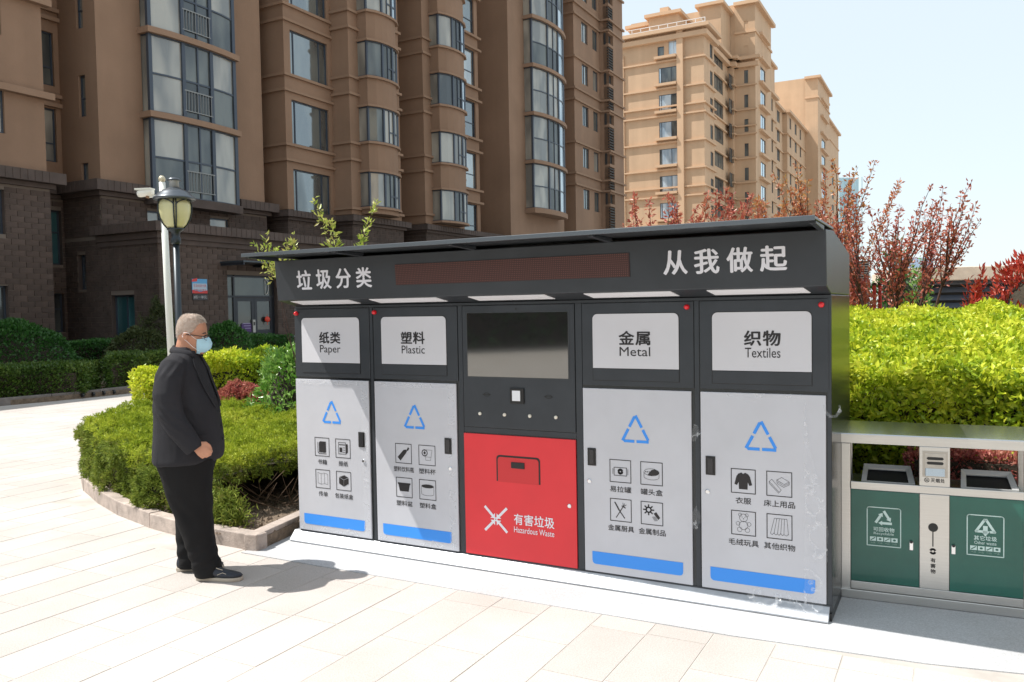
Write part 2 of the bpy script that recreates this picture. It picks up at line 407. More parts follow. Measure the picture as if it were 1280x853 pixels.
@I
def drapes(m, t, y):
    X = [.14, .28, .42, .55, .68, .86]
    for i in range(5):
        a = .3 + i * .1; b = .3 + (i + 1) * .1
        m.stroke([t(X[i], .2 + .03 * (i % 2)), t((X[i] + X[i + 1]) / 2, .15), t(X[i + 1], .2 + .03 * ((i + 1) % 2))], .0018, y); m.stroke([t(X[i], .2), t(a, .84)], .0018, y)
    m.stroke([t(.3, .84), t(.8, .84), t(.86, .2)], .0018, y)

CFG = [
 dict(zh='纸类', en='Paper', ic=['book', 'news', 'leaflet', 'carton'], tx=['书籍', '报纸', '传单', '包装纸盒'], right=True, lab='silver door with paper collection print'),
 dict(zh='塑料', en='Plastic', ic=['bottle', 'cup', 'basin', 'tub'], tx=['塑料饮料瓶', '塑料杯', '塑料盆', '塑料盒'], right=True, lab='silver door with plastic collection print'),
 dict(zh='金属', en='Metal', ic=['can', 'tin', 'cutlery', 'parts'], tx=['易拉罐', '罐头盒', '金属厨具', '金属制品'], right=False, lab='silver door with metal collection print'),
 dict(zh='织物', en='Textiles', ic=['shirt', 'bedding', 'teddy', 'drapes'], tx=['衣服', '床上用品', '毛绒玩具', '其他织物'], right=False, lab='silver door with textile collection print')]
LAMPU = [.024, .742, 2.963, 3.689]
CW = {2: .085, 3: .135, 4: .165, 5: .168}
for c, X in zip(CFG, DR):
    d = MB(); d.box(X, X + .6728, -.014, -.0005, .0905, 1.2145)
    door = d.build('door', M_silver, cabn, .003); door['label'] = c['lab']
    p = MB(); yy = -.0155
    cx = X + .336                                            # recycling triangle: three arms of two bars
    V = [Vector((cx, 1.062)), Vector((cx - .083, .906)), Vector((cx + .083, .906))]
    for i in range(3):
        A, B = V[i], V[(i + 1) % 3]
        for a, b in ((.09, .42), (.57, .955)):
            p.stroke([A.lerp(B, a), A.lerp(B, b)], .017, yy)
    p.build('recycling_mark', M_blue, door)
    p = MB(); r = .022; bx0, bx1 = X + .05, X + .617
    p.fill([(bx0, .216), (bx1, .216)][::-1] + [(bx0, .216 - .054)] + [(bx0 + r - r * math.cos(a), .138 + r - r * math.sin(a)) for a in (.4, .8, 1.2, PI / 2)] + [(bx1 - r + r * math.sin(a), .138 + r - r * math.cos(a)) for a in (0, .4, .8, 1.2)] + [(bx1, .16)], yy)
    p.build('blue_band', M_blue, door)
    for k in range(4):
        p = MB(); q = MB(); ix = X + (.172 if k % 2 == 0 else .366); iz = .654 if k < 2 else .418
        icon_box(p, ix, iz)
        icons[c['ic'][k]](p, lambda a, b: (ix + a * .132, iz + b * .134), -.0155)
        w = CW[len(c['tx'][k])]; lettering(q, c['tx'][k], ix + .066 - w / 2, ix + .066 + w / 2, iz - .061, iz - .025, -.0155, .012)
        p.build('pictogram', M_ink, door); q.build('lettering', M_ink, door)
    hx = X + (.577 if c['right'] else .028)
    h = MB(); h.box(hx, hx + .055, -.0195, -.0145, .742, .850); hd = h.build('handle', M_black, door, .003)
    h = MB(); h.box(hx + .012, hx + .043, -.0245, -.0197, .752, .840); h.build('grip', mat('handle_grip', (.03, .03, .033), .25), hd, .003)
    h = MB(M=Matrix.Translation((X + (.619 if c['right'] else .037), -.0145, .645)) @ Matrix.Rotation(PI / 2, 4, 'X'))
    h.lathe([(.0135, 0), (.0135, .005), (.010, .008), (.004, .008)], n=16); h.build('lock', M_lock, door)
    # upper panel with the flap
    u = MB(); u.box(X - .002, X + .688, -.008, -.0005, 1.232, 1.729); up = u.build('upper_panel', M_dark, cabn, .003)
    fx0, fx1, fz0, fz1 = X + .070, X + .602, 1.338, 1.6635
    def rr(x0, x1, z0, z1, r):
        return [(x0, z0), (x1, z0)] + [(x1 - r + r * math.cos(a), z1 - r + r * math.sin(a)) for a in np.linspace(0, PI / 2, 6)] + [(x0 + r - r * math.sin(a), z1 - r + r * math.cos(a)) for a in np.linspace(0, PI / 2, 6)]
    g = MB(M=Matrix(((1, 0, 0, 0), (0, 0, -1, 0), (0, 1, 0, 0), (0, 0, 0, 1)))); g.prism(rr(fx0 - .004, fx1 + .004, 1.262, fz1 + .004, .032), .0082, .0088); g.build('gasket', M_black, up)
    g = MB(M=Matrix(((1, 0, 0, 0), (0, 0, -1, 0), (0, 1, 0, 0), (0, 0, 0, 1)))); g.prism(rr(fx0, fx1, fz0, fz1, .03), .009, .013); fl = g.build('flap', M_flap, up)
    g = MB(); g.box(fx0, fx1, -.012, -.009, 1.265, 1.334); g.build('hinge_plate', M_dark, up, .001)
    g = MB(); zc = X + .337; o = .0 if c['en'] != 'Textiles' else .01
    lettering(g, c['zh'], zc - .098 + o, zc + .094 + o, 1.478, 1.560, -.0145, .036, 1.08); g.build('lettering', M_ink, up); g = MB()
    g2 = 1.408 if c['en'] in ('Paper',) else 1.414; w2 = .095
    lettering(g, c['en'], zc - w2 + o, zc + w2 + o, 1.395 if c['en'] == 'Paper' else 1.412, 1.466, -.0145, .0)
    g.build('lettering', M_ink, up)
for u in LAMPU:
    m = MB(M=Matrix.Translation((u, -.008, 1.697)) @ Matrix.Rotation(PI / 2, 4, 'X')); m.smooth = True
    m.lathe([(.016, 0), (.016, .008), (.0135, .02), (.008, .026), (.002, .0275)], n=16); m.build('indicator_lamp', M_lamp, cabn)
# centre column: control panel, screen, reader, buttons
m = MB(); m.box(1.456, 2.258, -.010, -.0005, .936, 1.729); cp = m.build('control_panel', M_dark, cabn, .003)
m = MB(); m.box(1.488, 2.224, -.0125, -.0102, 1.262, 1.686); m.build('screen_bezel', mat('bezel', (.05, .055, .06), .3), cp)
m = MB(); m.box(1.4954, 2.2165, -.0145, -.0127, 1.268, 1.680); m.build('screen', M_screen, cp)
m = MB(); m.box(1.808, 1.908, -.022, -.0102, 1.100, 1.200); rd = m.build('card_reader', M_black, cp, .004)
m = MB(); m.box(1.826, 1.884, -.0245, -.0222, 1.118, 1.184); m.build('reader_window', mat('reader_white', (.8, .82, .85), .3), rd, .001)
for u in (1.58, 1.763, 1.945, 2.127):
    m = MB(M=Matrix.Translation((u, -.0102, 1.025)) @ Matrix.Rotation(PI / 2, 4, 'X')); m.smooth = True
    m.lathe([(.0115, 0), (.0115, .006), (.008, .010), (.002, .0115)], n=14); m.build('button', mat('button_cream', (.8, .76, .66), .3), cp)
for u in (1.632, 2.078):
    m = MB(); m.ring((u, 1.151), .022, .004, -.0108, 18, .011); m.stroke([(u - .03, 1.151), (u + .03, 1.151)], .005, -.0108); m.build('port', M_black, cp)
m = MB(M=Matrix.Translation((1.858, -.0102, 1.703)) @ Matrix.Rotation(PI / 2, 4, 'X')); m.lathe([(.006, 0), (.006, .003), (.002, .003)], n=10); m.build('camera_lens', M_black, cp)
# red hazardous waste door
m = MB(); m.box(1.4535, 2.258, -.014, -.0005, .0905, .8915); rdoor = m.build('door', M_red, cabn, .003); rdoor['label'] = 'red hazardous waste door'
g = MB(M=Matrix(((1, 0, 0, 0), (0, 0, -1, 0), (0, 1, 0, 0), (0, 0, 0, 1)))); g.prism(rr(1.698, 2.014, .592, .763, .025), .0142, .0150); g.build('hatch_gap', M_black, rdoor)
g = MB(M=Matrix(((1, 0, 0, 0), (0, 0, -1, 0), (0, 1, 0, 0), (0, 0, 0, 1)))); g.prism(rr(1.709, 2.003, .590, .751, .02), .0151, .0172); ht = g.build('hatch', M_redd, rdoor)
m = MB(); m.box(1.808, 1.905, -.0225, -.0175, .684, .724); m.build('hatch_grip', M_black, rdoor, .003)
m = MB(); yy = -.0155; cx, cz = 1.687, .34
for sx, sz in ((-1, 1), (1, 1), (-1, -1), (1, -1)):
    m.stroke([(cx + sx * .078, cz + sz * .075), (cx + sx * .03, cz + sz * .028)], .017, yy)
    m.fill([(cx + sx * .006, cz + sz * .006), (cx + sx * .040, cz + sz * .006), (cx + sx * .006, cz + sz * .040)][::(1 if sx * sz > 0 else -1)], yy - .0006)
    m.stroke([(cx + sx * .006, cz + sz * .006), (cx + sx * .045, cz + sz * .043)], .014, yy - .0012)
m.build('hazard_mark', M_white, rdoor); m = MB()
lettering(m, '有害垃圾', 1.821, 2.106, .322, .392, yy, .02, 1.05); lettering(m, 'Hazardous Waste', 1.820, 2.105, .270, .308, yy, .003)
m.build('lettering', M_white, rdoor)
m = MB(M=Matrix.Translation((2.212, -.0145, .478)) @ Matrix.Rotation(PI / 2, 4, 'X')); m.lathe([(.0135, 0), (.0135, .005), (.010, .008), (.004, .008)], n=16); m.build('lock', M_lock, rdoor)

# loose protective film on the doors
def film(pts_fn, nu, nv, amp, seed, parent, sc=14):
    vs = []; fs = []
    for i in range(nu + 1):
        for j in range(nv + 1):
            x, y, z = pts_fn(i / nu, j / nv); k = noise.noise(Vector((x * sc + seed, z * sc, seed))) ; k2 = noise.noise(Vector((x * sc * 3, z * sc * 3 + seed, 1)))
            vs.append((x + k2 * amp * .5, y - abs(k) * amp - abs(k2) * amp * .4, z + k * amp * .6))
    for i in range(nu):
        for j in range(nv):
            a = i * (nv + 1) + j; fs.append((a, a + nv + 1, a + nv + 2, a + 1))
    q = MB(); q.smooth = False; q.add(vs, fs); return q.build('protective_film', M_film, parent)
film(lambda a, b: (3.60 + .125 * a * (.55 + .45 * math.sin(b * 5)), -.022 - .018 * a, .10 + 1.10 * b), 8, 60, .018, 3.1, cabn)
film(lambda a, b: (3.30 + .40 * a, -.022 - .03 * (1 - b), .085 + .045 * b - .05 * (1 - b) * math.sin(a * 6) ** 2), 34, 5, .02, 7.7, cabn, 22)
film(lambda a, b: (3.19 + .40 * a, -.017, 1.195 + .022 * b - .03 * (1 - b) * max(0, math.sin(a * 7 - .5)) ** 2), 30, 3, .006, 2.2, cabn, 20)
for zc, hh in ((.93, .07), (.42, .10)):
    film(lambda a, b, zc=zc, hh=hh: (2.985 + .055 * a * (1 - abs(b - .5)), -.018, zc + hh * b * (1 + .4 * a)), 4, 9, .02, zc, cabn, 30)
for X in (0.01, .735):
    film(lambda a, b, X=X: (X + .01 + .63 * a, -.0165, .098 + .032 * b * (1 + .5 * math.sin(a * 19))), 40, 3, .004, X, cabn, 25)
    film(lambda a, b, X=X: (X + .01 + .63 * a, -.0165, 1.180 + .028 * b), 40, 3, .004, X + 4, cabn, 25)
    film(lambda a, b, X=X: (X + .60 + .05 * a, -.0165, .11 + 1.08 * b), 3, 50, .004, X + 9, cabn, 25)
m = MB(); m.smooth = True
m.tube([(3.700, -.02, 1.165), (3.712, -.045, 1.135), (3.735, -.06, 1.110), (3.765, -.06, 1.112), (3.785, -.05, 1.140), (3.782, -.045, 1.170)], [.004, .007, .009, .008, .010, .004], 6)
m.build('film_scrap', M_film, cabn)

# ------------------------------------------------------------------ twin litter bin beside the cabinet
BO = Vector((1.886, 4.736, 0)); BY = rad(-24.64)
binn = thing('litter_bin', BO, 'stainless steel twin litter bin with two green doors beside the cabinet', 'litter bin', BY)
BW = .957
def bx(name, x0, x1, y0, y1, z0, z1, mt, par=binn, bev=.003):
    q = MB(); q.box(x0, x1, y0, y1, z0, z1); return q.build(name, mt, par, bev)
m = MB(); m.prismx([(0, .905), (0, .957), (.305, .992), (.305, .93), (.28, .90)], -.008, BW + .008); m.build('lid', M_steelh, binn, .004)
m = MB(); m.box(-.004, BW + .004, -.004, -.0005, .902, .953); m.build('lid_fascia', M_steel, binn, .002)
for x0 in (0, BW - .05):
    bx('post', x0, x0 + .050, .004, .040, .05, .900, M_steel)
    bx('post', x0, x0 + .050, .255, .295, .05, .905, M_steel)
bx('kick_rail', -.012, BW + .012, -.014, .30, .006, .056, M_steel)
bx('bottom_rail', .0505, BW - .0505, .000, .03, .0575, .104, M_steel)
bx('middle_rail', .0505, BW - .0505, -.003, .012, .637, .681, M_steel)
bx('deck', .0505, BW - .0505, .0125, .29, .655, .672, mat('deck_steel', (.42, .44, .42), .25, .9))
bx('back_panel', .0505, BW - .0505, .275, .285, .06, .654, M_steel)
bx('side_panel', .003, .049, .042, .253, .06, .64, M_steel); bx('side_panel', BW - .049, BW - .003, .042, .253, .06, .64, M_steel)
bx('centre_panel', .406, .554, -.001, .012, .1045, .636, M_steel)
up = bx('ashtray_housing', .404, .556, -.006, .06, .6815, .9015, M_steel)
bx('ashtray_frame', .421, .545, -.0085, -.0065, .733, .878, mat('ash_frame', (.45, .42, .38), .35, .85), up, .001)
bx('ashtray_recess', .432, .534, -.0105, -.0088, .765, .866, M_ash, up, .001)
for z in (.838, .812): 
    g = MB(); g.fill([(.447 + .01 * 0, z - .008), (.519, z - .008), (.526, z), (.519, z + .008), (.447, z + .008), (.440, z)], -.0112); g.build('slot', M_black, up)
m = MB(); m.prismx([(-.0112, .738), (-.030, .742), (-.012, .784)], .434, .532); m.build('ash_lip', M_steelh, up, .002)
m = MB(); m.ring((.442, .716), .0115, .003, -.0075); m.stroke([(.434, .722), (.450, .709)], .003, -.0075); m.stroke([(.436, .711), (.447, .719)], .003, -.0075); lettering(m, '灭烟处', .462, .530, .705, .727, -.0075, .03, 1.15); m.build('lettering', M_ink, up)
m = MB(); m.circ((.474, .452), .0245, -.0022, 24); m.build('keyhole', M_black, binn)
m = MB(); m.stroke([(.473, .43), (.473, .347)], .006, -.0022); m.ring((.473, .318), .012, .011, -.0022, 16, None, .6, 2.6); m.ring((.473, .318), .012, .011, -.0022, 16, None, .6 + PI, 2.6 + PI)
for i, ch in enumerate('有害物'): lettering(m, ch, .462, .486, .256 - i * .031, .280 - i * .031, -.0022, .03)
m.build('lettering', M_ink, binn)
for (x0, x1, sx, lock, zh, en, kind) in [(.0515, .4045, .138, .365, '可回收物', 'Recyclable', 0), (.5555, .9055, .640, .574, '其它垃圾', 'Other waste', 1)]:
    d = bx('door', x0, x1, .002, .02, .106, .635, M_green, binn, .002)
    d['label'] = ('green door marked recyclable', 'green door marked other waste')[kind]
    p = MB(); X0, X1, Z0, Z1 = sx, sx + .173, .320, .540; y = .0005; r = .012
    p.stroke(rr(X0, X1, Z0, Z1, r), .005, y, True)
    cx = (X0 + X1) / 2; cz = .478
    if kind == 0:
        V = [Vector((cx, cz + .044)), Vector((cx + .042, cz - .026)), Vector((cx - .042, cz - .026))]
        for i in range(3):
            A, B = V[i], V[(i + 1) % 3]; p.stroke([A.lerp(B, .06), A.lerp(B, .62)], .014, y)
            C = A.lerp(B, .60); dd = (B - A).normalized(); q = Vector((-dd.y, dd.x)); p.fill([C - q * .014, C + dd * .020, C + q * .014], y - .0004)
    else:
        p.stroke([(cx - .014, cz - .026), (cx - .044, cz - .026), (cx - .004, cz + .038), (cx + .004, cz + .038), (cx + .044, cz - .026), (cx + .026, cz - .026)], .013, y)
        p.stroke([(cx, cz - .002), (cx, cz - .03)], .022, y - .0004); p.fill([(cx - .022, cz - .022), (cx, cz - .052), (cx + .022, cz - .022)], y - .0004)
    lettering(p, zh, cx - .054, cx + .054, .403, .428, y, .025, 1.05); lettering(p, en, cx - .052, cx + .052, .381, .399, y, .008)
    for k in range(4):
        a = cx - .072 + k * .037; p.fill([(a, .347), (a + .032, .347), (a + .032, .371), (a, .371)], y)
    for k in range(4):
        a = cx - .068 + k * .037; lettering(p, ['果皮', '电池', '纸屑', '瓶罐'][k] if 0 else '一二', a, a + .024, .334, .340, y)
    p.build('sign', M_gprint, d)
    p = MB()
    for k in range(4):
        a = cx - .072 + k * .037; p.circ((a + .016, .359), .008, y - .0006, 8, .006) if k % 2 else p.stroke([(a + .006, .352), (a + .026, .366)], .005, y - .0006)
    p.build('pictogram', M_green, d)
    q = MB(M=Matrix.Translation((lock, .0015, .36)) @ Matrix.Rotation(PI / 2, 4, 'X')); q.lathe([(.008, 0.0056), (.008, .009), (.005, .010), (.003, .010)], n=14); lk = q.build('lock', M_black, d)
    q = MB(); q.box(lock - .010, lock + .010, -.004, .0015, .312, .362); q.build('latch', M_lock, d, .003)
    # chute: sloped steel rim round a dark opening
    a0, a1 = x0 + .055, x1 - .02
    q = MB(); P = [(a0, .030, .684), (a1, .030, .684), (a1 - .02, .17, .757), (a0 + .01, .17, .757)]; Q = [(a0 + .028, .035, .6845), (a1 - .032, .035, .6845), (a1 - .044, .15, .737), (a0 + .034, .15, .737)]
    q.add(P + Q + [(p_[0], p_[1], .673) for p_ in P], [(0, 1, 5, 4), (1, 2, 6, 5), (2, 3, 7, 6), (3, 0, 4, 7), (1, 0, 8, 9), (2, 1, 9, 10), (3, 2, 10, 11), (0, 3, 11, 8)])
    ch = q.build('chute', mat('chute_steel', (.55, .55, .55), .35, .4), binn)
    q = MB(); q.add([(p_[0], p_[1] + .004, p_[2] - .012) for p_ in Q], [(0, 1, 2, 3)]); q.build('chute_opening', M_black, ch)
# ------------------------------------------------------------------ ground
def paving_mat(name, c, gap=(0.36, 0.30, 0.24), tiles=False):
    m = bpy.data.materials.new(name); m.use_nodes = True; n = m.node_tree.nodes; l = m.node_tree.links
    b = n['Principled BSDF']; b.inputs['Roughness'].default_value = .7; b.inputs['Specular IOR Level'].default_value = .3
    tc = n.new('ShaderNodeTexCoord'); g = n.new('ShaderNodeNewGeometry')
    nz = n.new('ShaderNodeTexNoise'); nz.inputs['Scale'].default_value = .9; nz.inputs['Detail'].default_value = 8; nz.inputs['Roughness'].default_value = .65; l.new(g.outputs['Position'], nz.inputs['Vector'])
    cr = n.new('ShaderNodeValToRGB'); cr.color_ramp.elements[0].position = .33; cr.color_ramp.elements[1].position = .62
    cr.color_ramp.elements[0].color = (c[0] * .87, c[1] * .85, c[2] * .83, 1); cr.color_ramp.elements[1].color = (*c, 1); l.new(nz.outputs['Fac'], cr.inputs[0])
    sp = n.new('ShaderNodeTexNoise'); sp.inputs['Scale'].default_value = 140; sp.inputs['Detail'].default_value = 2; l.new(g.outputs['Position'], sp.inputs['Vector'])
    r2 = n.new('ShaderNodeMapRange'); r2.inputs[1].default_value = .3; r2.inputs[2].default_value = .7; r2.inputs[3].default_value = .80; r2.inputs[4].default_value = 1.10; l.new(sp.outputs['Fac'], r2.inputs[0])
    oi = n.new('ShaderNodeObjectInfo'); r3 = n.new('ShaderNodeMapRange'); r3.inputs[3].default_value = .93; r3.inputs[4].default_value = 1.05; l.new(oi.outputs['Random'], r3.inputs[0])
    mu = n.new('ShaderNodeMath'); mu.operation = 'MULTIPLY'; l.new(r2.outputs[0], mu.inputs[0]); l.new(r3.outputs[0], mu.inputs[1])
    hs = n.new('ShaderNodeHueSaturation'); l.new(cr.outputs[0], hs.inputs['Color']); l.new(mu.outputs[0], hs.inputs['Value'])
    l.new(hs.outputs[0], b.inputs['Base Color'])
    bp = n.new('ShaderNodeBump'); bp.inputs['Strength'].default_value = .25; bp.inputs['Distance'].default_value = .004; l.new(sp.outputs['Fac'], bp.inputs['Height']); l.new(bp.outputs[0], b.inputs['Normal'])
    return m
M_pave = paving_mat('granite_paving', (.535, .502, .476))
M_joint = mat('paving_joint', (.46, .425, .39), .9, var=.2, vscale=3)
M_pad = paving_mat('smooth_cement', (.53, .545, .565))
M_soil = mat('soil', (.10, .075, .055), .95, var=.45, vscale=14, bump=.8, bscale=30, color2=(.23, .17, .12))
M_curb = mat('curb_granite', (.40, .335, .295), .75, var=.3, vscale=9, bump=.3, bscale=90, objvar=.12)
M_grassy = mat('lawn_ground', (.05, .07, .025), .95, var=.4, vscale=5, bump=.5, bscale=60)

m = MB(); m.add([(-2500, -2500, -.034), (2500, -2500, -.034), (2500, 2500, -.034), (-2500, 2500, -.034)], [(0, 1, 2, 3)])
tag(m.build('ground', paving_mat('far_paving', (.42, .39, .35))), kind='structure')

# pavement of granite slabs, each its own piece near the camera
def L2W(u, w, z=0): return O + eu * u + ew * w + Vector((0, 0, z))
CURB = [(-4.62, 9.9), (-4.60, 9.2), (-4.54, 8.6), (-4.26, 8.08), (-3.77, 7.43), (-3.27, 6.86), (-2.69, 6.36), (-2.27, 6.07), (-1.85, 5.85)]
def inside(p, poly):
    c = False; n = len(poly)
    for i in range(n):
        a, b = poly[i], poly[(i + 1) % n]
        if (a[1] > p[1]) != (b[1] > p[1]) and p[0] < (b[0] - a[0]) * (p[1] - a[1]) / (b[1] - a[1] + 1e-12) + a[0]: c = not c
    return c
BED = CURB + [(-1.70, 6.3), (2.3, 6.2), (3, 9), (4, 16), (-5, 14.5), (-4.9, 11)]
pav = thing('pavement', (0, 0, 0), None, None); pav['kind'] = 'structure'
m = MB(); m.box(-16, 9, 1.5, 26, -.030, -.0026)
m.build('bedding', M_joint, pav)
TW, TL = .312, .60
def slab(mb, w, l, r=.004):
    t = .0008
    v = [(0, 0), (w, 0), (w, l), (0, l)]; vi = [(r, r), (w - r, r), (w - r, l - r), (r, l - r)]
    mb.add([(x + (t if x == 0 else -t), y + (t if y == 0 else -t), -.011) for x, y in v] + [(x, y, 0) for x, y in vi],
           [(0, 1, 5, 4), (1, 2, 6, 5), (2, 3, 7, 6), (3, 0, 4, 7), (4, 5, 6, 7)])
q = MB(); slab(q, TW, TL); slab_me = q.mesh('slab'); slab_me.materials.append(M_pave)
random.seed(5); tiles = []
for i in range(-44, 20):
    u = 3.84 + i * TW - TW * 12
    ph = [-1.79, -1.24 + .03, -1.50][(i * 2) % 3]
    for j in range(-6, 34):
        w = ph + j * TL
        if w + TL > -.43 and u + TW > -.15: 
            if w > -.44: continue
        c = L2W(u + TW / 2, w + TL / 2)
        if c.y < 2.6 or c.y > 24 or c.x < -15: continue
        if inside((c.x, c.y), BED): continue
        if c.x < -8 and inside((c.x, c.y), [(-16, 12), (-9.94, 15.96), (-9.4, 16.75), (-8.7, 17.5), (-8.3, 18.6), (-7, 30), (-20, 30)]): continue
        tiles.append((u, w, c))
def vis(c):
    x = c.x / c.y * 1033 + 640
    return (-60 < x < 1340) and c.y > 3.2
seen = sorted([t for t in tiles if vis(t[2])], key=lambda t: t[2].length)
near = seen[:300]; ns = set((t[0], t[1]) for t in near)
rest = MB()
for (u, w, c) in tiles:
    dz = random.uniform(-.0012, .0004)
    cut = (w + TL > -.43 and u + TW > -.15)
    if (u, w) in ns:
        if cut:
            q = MB(); slab(q, TW, max(.05, -.432 - w)); me = q.mesh('slab'); me.materials.append(M_pave)
        else: me = slab_me
        o = link('slab', me, pav); o.location = L2W(u, w, dz); o.rotation_euler = (0, 0, YAW)
    elif not cut:
        k = L2W(u, w, dz); rest.M = Matrix.Translation(k) @ Matrix.Rotation(YAW, 4, 'Z'); slab(rest, TW, TL)
rest.M = None
tag(rest.build('distant_slabs', M_pave, pav), kind='stuff')
# smooth cement pad under the cabinet and bin
m = MB(); P = [L2W(-.17, -.43), L2W(2.0, -.44), L2W(3.3, -.43), L2W(4.2, -.37), L2W(9, .5), L2W(9, 2.0), L2W(-.17, 1.2)]
m.prism([(p.x, p.y) for p in P], -.011, .004)
tag(m.build('cement_pad', M_pad), kind='structure')

# ------------------------------------------------------------------ planter bed with curb stones
m = MB(); pts = BED
ring = [(Vector(p)) for p in BED]; cen = Vector((-.5, 9.5))
m.prism([tuple(cen + (p - cen) * .985) for p in ring], -.02, .085)
bed = m.build('planting_bed', M_soil); tag(bed, kind='structure')
vs = []; rng = np.random.default_rng(3)
clod = MB()
for k in range(900):
    x = rng.uniform(-2.3, -1.62); y = rng.uniform(5.95, 7.6)
    if not inside((x, y), BED): continue
    r = rng.uniform(.008, .028) * (1 if rng.random() < .93 else 1.7)
    p = [Vector((x, y, .088)) + Vector(rng.normal(0, 1, 3)).normalized() * r * rng.uniform(.6, 1.2) for _ in range(6)]
    clod.add([(x - r, y, .084), (x, y - r, .084), (x + r, y, .084), (x, y + r, .084), (x + rng.uniform(-.4, .4) * r, y + rng.uniform(-.4, .4) * r, .084 + r * rng.uniform(.5, 1.1))], [(0, 1, 4), (1, 2, 4), (2, 3, 4), (3, 0, 4)])
tag(clod.build('soil_clods', M_soil, bed), kind='stuff')
curb = thing('planter_curb', (CURB[4][0], CURB[4][1], 0), 'curved kerb of reddish granite stones round the planting bed', 'kerb')
def curb_stones(line, par, base, h=.12, wd=.105, maxlen=.62, name='curb_stone', mt=None, jitter=.004):
    P = [Vector(p) for p in line]; seg = []
    L = [0]
    for a, b in zip(P[:-1], P[1:]): L.append(L[-1] + (b - a).length)
    def at(d):
        for i in range(len(P) - 1):
            if d <= L[i + 1] + 1e-9: return P[i].lerp(P[i + 1], (d - L[i]) / (L[i + 1] - L[i] + 1e-9))
        return P[-1]
    n = max(1, round(L[-1] / maxlen)); st = L[-1] / n
    for i in range(n):
        a, b = at(i * st + .003), at((i + 1) * st - .003); d = (b - a).normalized(); nn = Vector((-d.y, d.x))
        if nn.dot(Vector(base) - a) < 0: nn = -nn
        z = h + random.uniform(-jitter, jitter); j = random.uniform(0, jitter)
        pts = [a + nn * j, b + nn * j, b + nn * (wd + j), a + nn * (wd + j)]
        q = MB(off=par.location); q.prism([tuple(p) for p in pts], -.012, z); q.build(name, mt or M_curb, par, .008, 2)
curb_stones(CURB, curb, (-1, 9.5))
curb_stones([(-1.85, 5.85), (-1.66, 6.42), (-1.62, 6.6)], curb, (-3, 7), h=.118)

# far kerb and soil strip at the left
FC = [(-14.5, 12.0), (-12.5, 13.8), (-9.94, 15.96), (-9.40, 16.72), (-8.95, 17.3), (-8.60, 17.9), (-8.2, 18.8), (-7.4, 20.6), (-6, 24)]
fcurb = thing('roadside_curb', (FC[2][0], FC[2][1], 0), 'long straight grey kerb in front of the far clipped hedge', 'kerb')
M_fcurb = mat('far_curb_stone', (.17, .15, .14), .8, var=.25, vscale=6, bump=.2, objvar=.1)
curb_stones(FC, fcurb, (-14, 20), h=.15, wd=.14, maxlen=1.0, name='curb_stone', mt=M_fcurb)
for k in range(4):
    p = Vector(FC[4]).lerp(Vector(FC[5]), -.15 + k * .34); q = MB(off=fcurb.location, M=Matrix.Translation((p.x + .02, p.y - .01, .07)) @ Matrix.Rotation(PI / 2, 4, 'X') @ Matrix.Rotation(rad(-30), 4, 'Y'))
    q.lathe([(.045, -.02), (.045, .02)], n=12); q.build('drain_hole', M_black, fcurb)
m = MB(); m.prism([(-16, 10.8), (-14.5, 12.1), (-12.4, 13.95), (-9.85, 16.1), (-9.3, 16.8), (-8.5, 18), (-7.3, 20.7), (-5.9, 24), (-4, 40), (-30, 40), (-30, 11)], -.02, .10)
tag(m.build('lawn', M_soil), kind='structure')
# ------------------------------------------------------------------ buildings: frame (t, s) = (outwards, along the block)
def ss(x, y, t):                       # s of the photograph's pixel on the facade plane t
    d = pray(x, y); k = t / (d.dot(eu)); return d.dot(ew) * k
def zz(x, y, t):
    d = pray(x, y); k = t / (d.dot(eu)); return CAMH + d.z * k
def tt(x, y, s):
    d = pray(x, y); k = s / (d.dot(ew)); return d.dot(eu) * k
def zs(x, y, s):
    d = pray(x, y); k = s / (d.dot(ew)); return CAMH + d.z * k

def render_mat(name, c, c2):
    m = mat(name, c, .85, 0, color2=c2, vscale=.35, bump=.25, bscale=14, detail=6); return m
def streaked(m):
    n = m.node_tree.nodes; l = m.node_tree.links; b = n['Principled BSDF']; src = b.inputs['Base Color'].links[0].from_socket
    tc = n.new('ShaderNodeTexCoord'); mp = n.new('ShaderNodeMapping'); mp.inputs['Scale'].default_value = (1.1, 1.1, .10); l.new(tc.outputs['Object'], mp.inputs[0])
    nz = n.new('ShaderNodeTexNoise'); nz.inputs['Scale'].default_value = 1.0; nz.inputs['Detail'].default_value = 5; l.new(mp.outputs[0], nz.inputs['Vector'])
    mr = n.new('ShaderNodeMapRange'); mr.inputs[1].default_value = .35; mr.inputs[2].default_value = .7; mr.inputs[3].default_value = 1.03; mr.inputs[4].default_value = .91; l.new(nz.outputs['Fac'], mr.inputs[0])
    hs = n.new('ShaderNodeHueSaturation'); l.new(src, hs.inputs['Color']); l.new(mr.outputs[0], hs.inputs['Value']); l.new(hs.outputs[0], b.inputs['Base Color']); return m
M_wall = render_mat('brown_render', (.232, .144, .093), (.295, .185, .122))
M_trim = render_mat('brown_trim', (.255, .160, .105), (.305, .195, .13))
M_fwall = render_mat('tan_render', (.51, .35, .225), (.58, .40, .26))
M_ftrim = render_mat('tan_trim', (.54, .36, .23), (.60, .41, .265))
streaked(M_wall); streaked(M_fwall)
M_brick = mat('dark_brick', (.088, .062, .051), .85, var=.3, vscale=2.5, bump=.3, bscale=60, objvar=.16)
M_mortar = mat('pale_mortar', (.17, .138, .115), .95)
M_cap = mat('dark_stone_coping', (.085, .062, .053), .8, var=.2, vscale=2, bump=.2)
M_frame = mat('slate_window_frame', (.055, .07, .095), .4, .3)
M_wframe = mat('pale_window_frame', (.5, .56, .62), .4)
